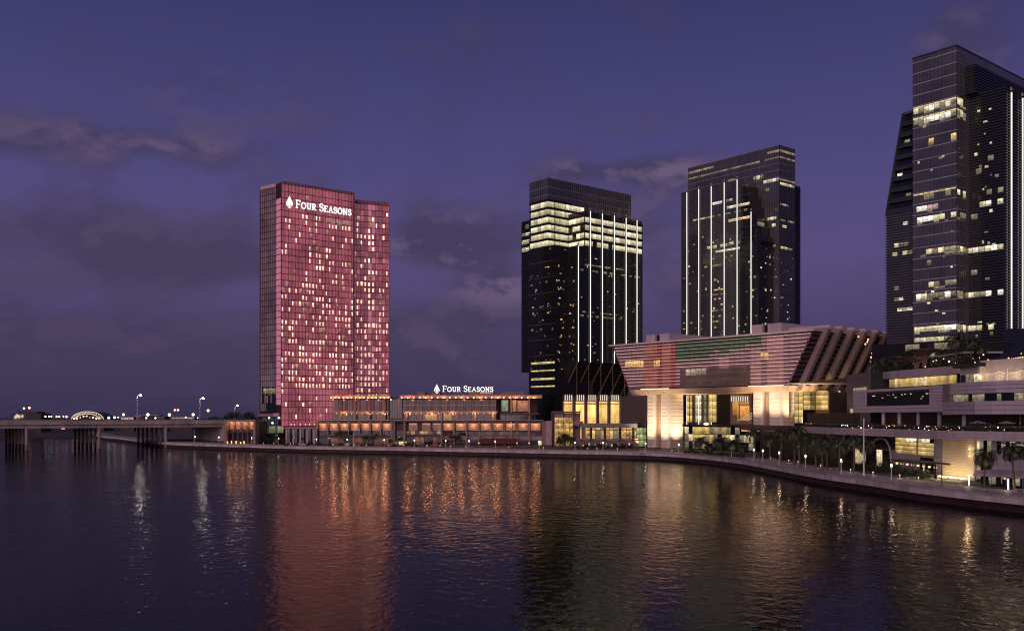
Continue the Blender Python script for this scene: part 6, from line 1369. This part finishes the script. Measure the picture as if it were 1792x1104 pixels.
for px, Y in ((1347, 318), (1395, 290), (1432, 272), (1470, 261), (1500, 255), (1722, 196), (1776, 191), (1250, 364), (1284, 349)):  # spots added to brighten the palms; only the shop-hall pair is inferred
    x, y = at(px, Y-1.5); g0 = thing('ground_spot', 'ground spot put in to light up the palm crowns', 'lamp', (x, y, 3.0), 'buried spots under the palms'); b = MB(); b.lathe([(0.2, 3.0), (0.2, 3.2), (0.16, 3.22)], x, y, 8); b.build('housing', M_dark, g0); b = MB(); b.lathe([(0.12, 3.21), (0.12, 3.24)], x, y, 8); b.build('lens', M_bulb2, g0); lamp('spot_beam', (x, y, 3.5), 900, (1, 0.72, 0.42), 0.15, g0, spot=80, aim=(x, y+0.8, 9))
def tree_proto(seed, h=5.5, cr=2.3, trunk=1.8, n=900, flat=0.75, ls=0.20):
    q = random.Random(seed); t = thing('leafy_tree', 'tree', 'tree', (0, 0, 0))
    b = MB(); b.tube([(0, 0, 0), (0.06, 0.04, trunk*0.6), (0.0, 0.08, trunk)], 0.16, 7, 0.11)
    tips = []
    for i in range(6):
        a = i*1.05+q.uniform(-.2, .2); e = Vector((math.cos(a)*cr*0.6, math.sin(a)*cr*0.6, h-cr*flat*q.uniform(0.6, 1.3))); b.tube([(0, 0.08, trunk*0.95), Vector((0, 0, trunk)).lerp(e, 0.5)+Vector((0, 0, 0.2)), e], 0.08, 5, 0.03); tips.append(e)
    b.build('trunk', M_bark, t)
    b = MB(); cs = tips+[Vector((q.uniform(-.4, .4)*cr, q.uniform(-.4, .4)*cr, h-cr*0.5*flat)) for _ in range(5)]
    for _ in range(n):
        c = q.choice(cs); v = Vector((q.gauss(0, 1), q.gauss(0, 1), q.gauss(0, 1))).normalized()*cr*0.55*q.random()**0.4; v.z *= flat; p = c+v
        a = Vector((q.uniform(-1, 1), q.uniform(-1, 1), q.uniform(-1, 1))).normalized(); c2 = a.cross(Vector((q.uniform(-1, 1), q.uniform(-1, 1), q.uniform(-1, 1)))).normalized(); s_ = ls*q.uniform(.6, 1.3)
        b.add([p-a*s_, p+c2*s_*0.5, p+a*s_, p-c2*s_*0.5], [(0, 1, 2, 3)])
    b.build('crown', M_leaf, t); return t
tp = [tree_proto(21), tree_proto(22, 6.2, 2.7, 2.1), tree_proto(23, 4.6, 2.0, 1.4)]
bush = [tree_proto(31, 1.8, 1.5, 0.5, 700, 0.7, 0.17), tree_proto(32, 2.3, 1.7, 0.6, 800, 0.8, 0.18)]
for b_ in bush: b_.name = 'shrub'; b_['category'] = 'shrub'; 
for p_ in tp+bush: index_kids(p_)
for ti, (px, Y, s, k) in enumerate(sorted(((470, 496, .9, 2), (484, 494, 1.0, 0), (497, 492, .8, 2), (594, 483, 1.15, 1), (607, 483, .8, 2), (640, 478, 1.0, 0), (654, 478, .9, 1), (683, 476, .7, 2), (792, 460, 1.05, 1), (803, 459, .95, 0), (779, 461, .8, 2)))):
    x, y = at(px, Y); put(tp[k], x, y, 3.05, s, px*1.1, NTH[ti]+' small leafy tree before the hotel podium counted from the pavilion', 'trees before the hotel podium')
for ti, (px, Y, s, k) in enumerate(((366, 640, 1.5, 0), (376, 648, 1.6, 1), (388, 655, 1.5, 0), (399, 660, 1.6, 1), (410, 640, 2.0, 1), (420, 640, 1.5, 0), (434, 630, 1.9, 1), (444, 640, 1.7, 0))):
    x, y = at(px, Y); put(tp[k], x, y, 8.2, s, px*1.1, NTH[ti]+' dark leafy tree behind the bridge end, counted towards the hotel tower', 'trees behind the bridge end')
for px, Y, s, k in ((1008, 446, .75, 0), (1020, 444, .8, 1), (1030, 446, .75, 0)): x, y = at(px, Y+20); put(tp[k], x, y, 9.5, s, px, 'flat-topped planted tree above the restaurant roof', 'trees above the restaurant')
for i in range(34):
    px = 1335+i*8.6+rnd.uniform(-3, 3); a = tpt(rnd.uniform(-3.5, -1.0), px) if px < 1560 else tpt(rnd.uniform(-2, 0), px)
    put(bush[i % 2], a[0], a[1], 3.02, rnd.uniform(.8, 1.25), i*0.8, 'low dark shrub on the verge in front of the mall', 'shrubs on the mall verge')
for i in range(30):
    px = 1400+i*13.4+rnd.uniform(-4, 4); a = tpt(rnd.uniform(1.5, 5.5), px); put(bush[i % 2], a[0], a[1], 13.7, rnd.uniform(.7, 1.2), i*1.7, 'low dark shrub in a planter on the mall terrace', 'shrubs on the mall terrace')
for i in range(22):
    px = 1532+i*8+rnd.uniform(-3, 3); a = tpt(rnd.uniform(22, 36), px); put(bush[i % 2], a[0], a[1], 31.2, rnd.uniform(1.2, 2.2), i*2.1, 'dark shrub in the mall roof garden', 'shrubs in the roof garden')
for i in range(12): px = 1200+i*9; Yv = 388-i*4; x, y = at(px, Yv); put(bush[i % 2], x, y, 3.02, rnd.uniform(.6, .9), i, 'low dark shrub at the foot of the shop hall', 'shrubs before the shop hall')
for i in range(8): px = 1012+i*13; x, y = at(px, 446); put(bush[i % 2], x, y, 3.02, rnd.uniform(.8, 1.2), i, 'clipped dark shrub along the restaurant terrace', 'shrubs before the restaurant')
for i in range(14): px = 500+i*19; x, y = at(px, 484-(px-500)*0.06); put(bush[i % 2], x, y, 3.02, rnd.uniform(.5, .8), i*1.9, 'low dark shrub along the hotel forecourt', 'shrubs before the hotel')
for o in tp+bush+protos:
    if o.name not in used: pass

# ------------------------------------------------------------------ promenade furniture
def srow(px, o):
    l = offset(shore, o)
    for a, b in zip(l, l[1:]):
        pa, pb = CX+a[0]/a[1]*F, CX+b[0]/b[1]*F
        if a[1] > 0 and pa <= px <= pb and b[1] > 90: return a
    return l[-1]
M_lant = glow('warm_lantern_light', (1.0, 0.80, 0.55), 7.0)
def lantern_post(px, o, h, warm=True, power=130):
    x, y = srow(px, o); t = thing('lamp_post', 'slim white promenade lamp post with a glowing lantern', 'lamp post', (x, y, 3.1), 'lantern posts along the promenade'); z = 3.1
    b = MB(); b.lathe([(0.16, z), (0.11, z+0.3), (0.075, z+h*0.72)], x, y, 8); po_ = b.build('post', M_white, t)
    b = MB(); b.lathe([(0.08, z+h*0.70), (0.3, z+h*0.74), (0.34, z+h*0.80), (0.12, z+h*0.84)], x, y, 10); under(b.build('collar', M_white, t), po_)
    b = MB(); b.lathe([(0.14, z+h*0.845), (0.22, z+h*0.88), (0.22, z+h*0.95), (0.1, z+h)], x, y, 10); la_ = b.build('lantern', M_lant, t)
    b = MB(); b.lathe([(0.03, z+h), (0.015, z+h*1.16)], x, y, 5); under(b.build('finial', M_steel, t), la_)
    lamp('lantern_light', (x, y, z+h*0.9), power, (1, 0.72, 0.45), 0.25, t); return t
for li_, px in enumerate((345, 388, 443, 494, 554, 612, 674, 732, 780, 830, 880, 945, 1010, 1074, 1136, 1192, 1242, 1285, 1320, 1342, 1370, 1416, 1480, 1560)):
    lantern_post(px, 4.6, 3.7, power=340)['label'] = NTH[li_]+' slim white lantern post along the promenade counted from the bridge'
def mast(px, o, h, label, m, r=0.13):
    x, y = srow(px, o); t = thing('flag_mast', label, 'mast', (x, y, 3.1)); b = MB(); b.lathe([(r*1.4, 3.1), (r, 3.6), (r*0.8, 3.1+h)], x, y, 10); b.build('pole', m, t); b = MB(); b.ico((x, y, 3.2+h), r*1.3, sub=1); b.build('cap', m, t); b = MB(); b.lathe([(r*2.4, 3.1), (r*2.4, 3.25), (r*1.5, 3.3)], x, y, 10); b.build('base_plate', m, t)
    b = MB(); b.box(Frame(x, y, 0), -0.25, 0.0, -0.3, -0.12, 3.1+h*0.5, 3.1+h*0.5+0.25); b.build('camera_box', m, t)
mast(1520, 6.5, 14.0, 'tall slender white mast on the promenade beside the mall', M_white, 0.17)
mast(620, 4.0, 7.8, 'slender pale mast on the promenade before the copper panels', M_white)
mast(341, 4.0, 7.0, 'short pale mast on the promenade near the bridge end', M_white)
mast(1666, 5.0, 4.2, 'short dark grey post on the promenade by the cream wall', mat('post_grey', (0.12, 0.12, 0.14), 0.4, 0.5), 0.16)
M_tubel = glow('white_tube_light', (1.0, 0.86, 0.66), 3.0)
for px, o in ((1707, 11.5), (1768, 10.5)):
    x, y = srow(px, o); t = thing('light_column', 'upright glowing white light column before the cafe pavilion', 'lamp', (x, y, 3.1), 'light columns by the cafe'); b = MB(); b.lathe([(0.16, 3.1), (0.16, 3.25)], x, y, 10); b.build('base', M_steel, t); b = MB(); b.lathe([(0.12, 3.25), (0.12, 5.4)], x, y, 10); b.build('tube', M_tubel, t); lamp('column_light', (x-0.5, y-0.5, 4.4), 60, (1, 0.8, 0.55), 0.3, t)
# small bollard lights and benches
for i, px in enumerate((466, 482, 515, 525, 536, 585, 650, 690, 720, 752, 800, 819, 905, 960, 1030, 1043, 1060, 1100, 1180, 1260, 1300, 1352, 1384, 1400, 1440, 1500, 1530, 1590, 1620)):
    x, y = srow(px, 9.0); t = thing('bollard_light', NTH[i]+' knee-high bollard light along the promenade back counted from the bridge', 'bollard', (x, y, 3.1), 'bollard lights along the promenade'); b = MB(); b.lathe([(0.13, 3.1), (0.13, 3.75)], x, y, 8); b.build('post', M_white, t); b = MB(); b.lathe([(0.135, 3.76), (0.135, 4.0), (0.05, 4.05)], x, y, 8); b.build('lamp_head', M_bulb2, t)
    if px > 1340: lamp('bollard_glow', (x, y, 4.4), 25, (1, 0.8, 0.55), 0.15, t)
for i, px in enumerate((1120, 1160, 1345, 1395, 1455, 1590, 1690, 1775)):
    x, y = srow(px, 8.2); x2_, y2_ = srow(px+6, 8.2); f = fr_pts((x, y), (x2_, y2_)); t = thing('bench', NTH[i]+' pale stone bench along the promenade counted from the first stone leg', 'bench', (x, y, 3.1), 'benches along the promenade')
    piece(t, 'seat', f, 0, 2.6, 0, 0.6, 3.5, 3.62, M_slab)
    for xx in (0.3, 2.0): piece(t, 'leg', f, xx, xx+0.3, 0.08, 0.52, 3.1, 3.5, M_slab)
# parked cars on the hotel drive
for px, Y, c, lab in ((528, 487, (0.5, 0.5, 0.5), 'silver'), (575, 484, (0.02, 0.02, 0.025), 'black'), (612, 482, (0.6, 0.6, 0.58), 'ivory'), (740, 468, (0.02, 0.02, 0.025), 'glossy'), (762, 467, (0.3, 0.02, 0.02), 'maroon')):
    x, y = at(px, Y); t = thing('car', lab+' parked car on the drive before the hotel podium', 'car', (x, y, 3.05)); f = Frame(x, y, R(-6)); z = 3.05
    prof = [(-2.2, 0.3), (2.2, 0.3), (2.25, 0.75), (1.3, 0.92), (0.7, 1.42), (-1.1, 1.46), (-1.7, 0.98), (-2.25, 0.88)]; b = MB()
    b.add([f.w(q[0], -0.85, z+q[1]) for q in prof]+[f.w(q[0], 0.85, z+q[1]) for q in prof], [tuple(range(8)), tuple(range(15, 7, -1))]+[(i, (i+1) % 8, 8+(i+1) % 8, 8+i) for i in range(8)]); b.build('body', mat('parked_paint_'+lab, c, 0.25, 0.3), t)
    piece(t, 'window', f, -1.0, 0.7, -0.88, 0.88, z+0.98, z+1.33, M_glassd)
    for xx in (-1.4, 1.4):
        for yy in (-0.8, 0.8): b = MB(); b.tube([f.w(xx, yy-0.1, z+0.32), f.w(xx, yy+0.1, z+0.32)], 0.32, 10); b.build('wheel', M_black, t)
    for yy in (-0.6, 0.6): piece(t, 'headlight', f, 2.2, 2.3, yy-0.15, yy+0.15, z+0.55, z+0.72, glow('parked_light_glow', (1, 0.9, 0.75), 3))

flush()
for o in S.objects:
    if '_o' in o: del o['_o']
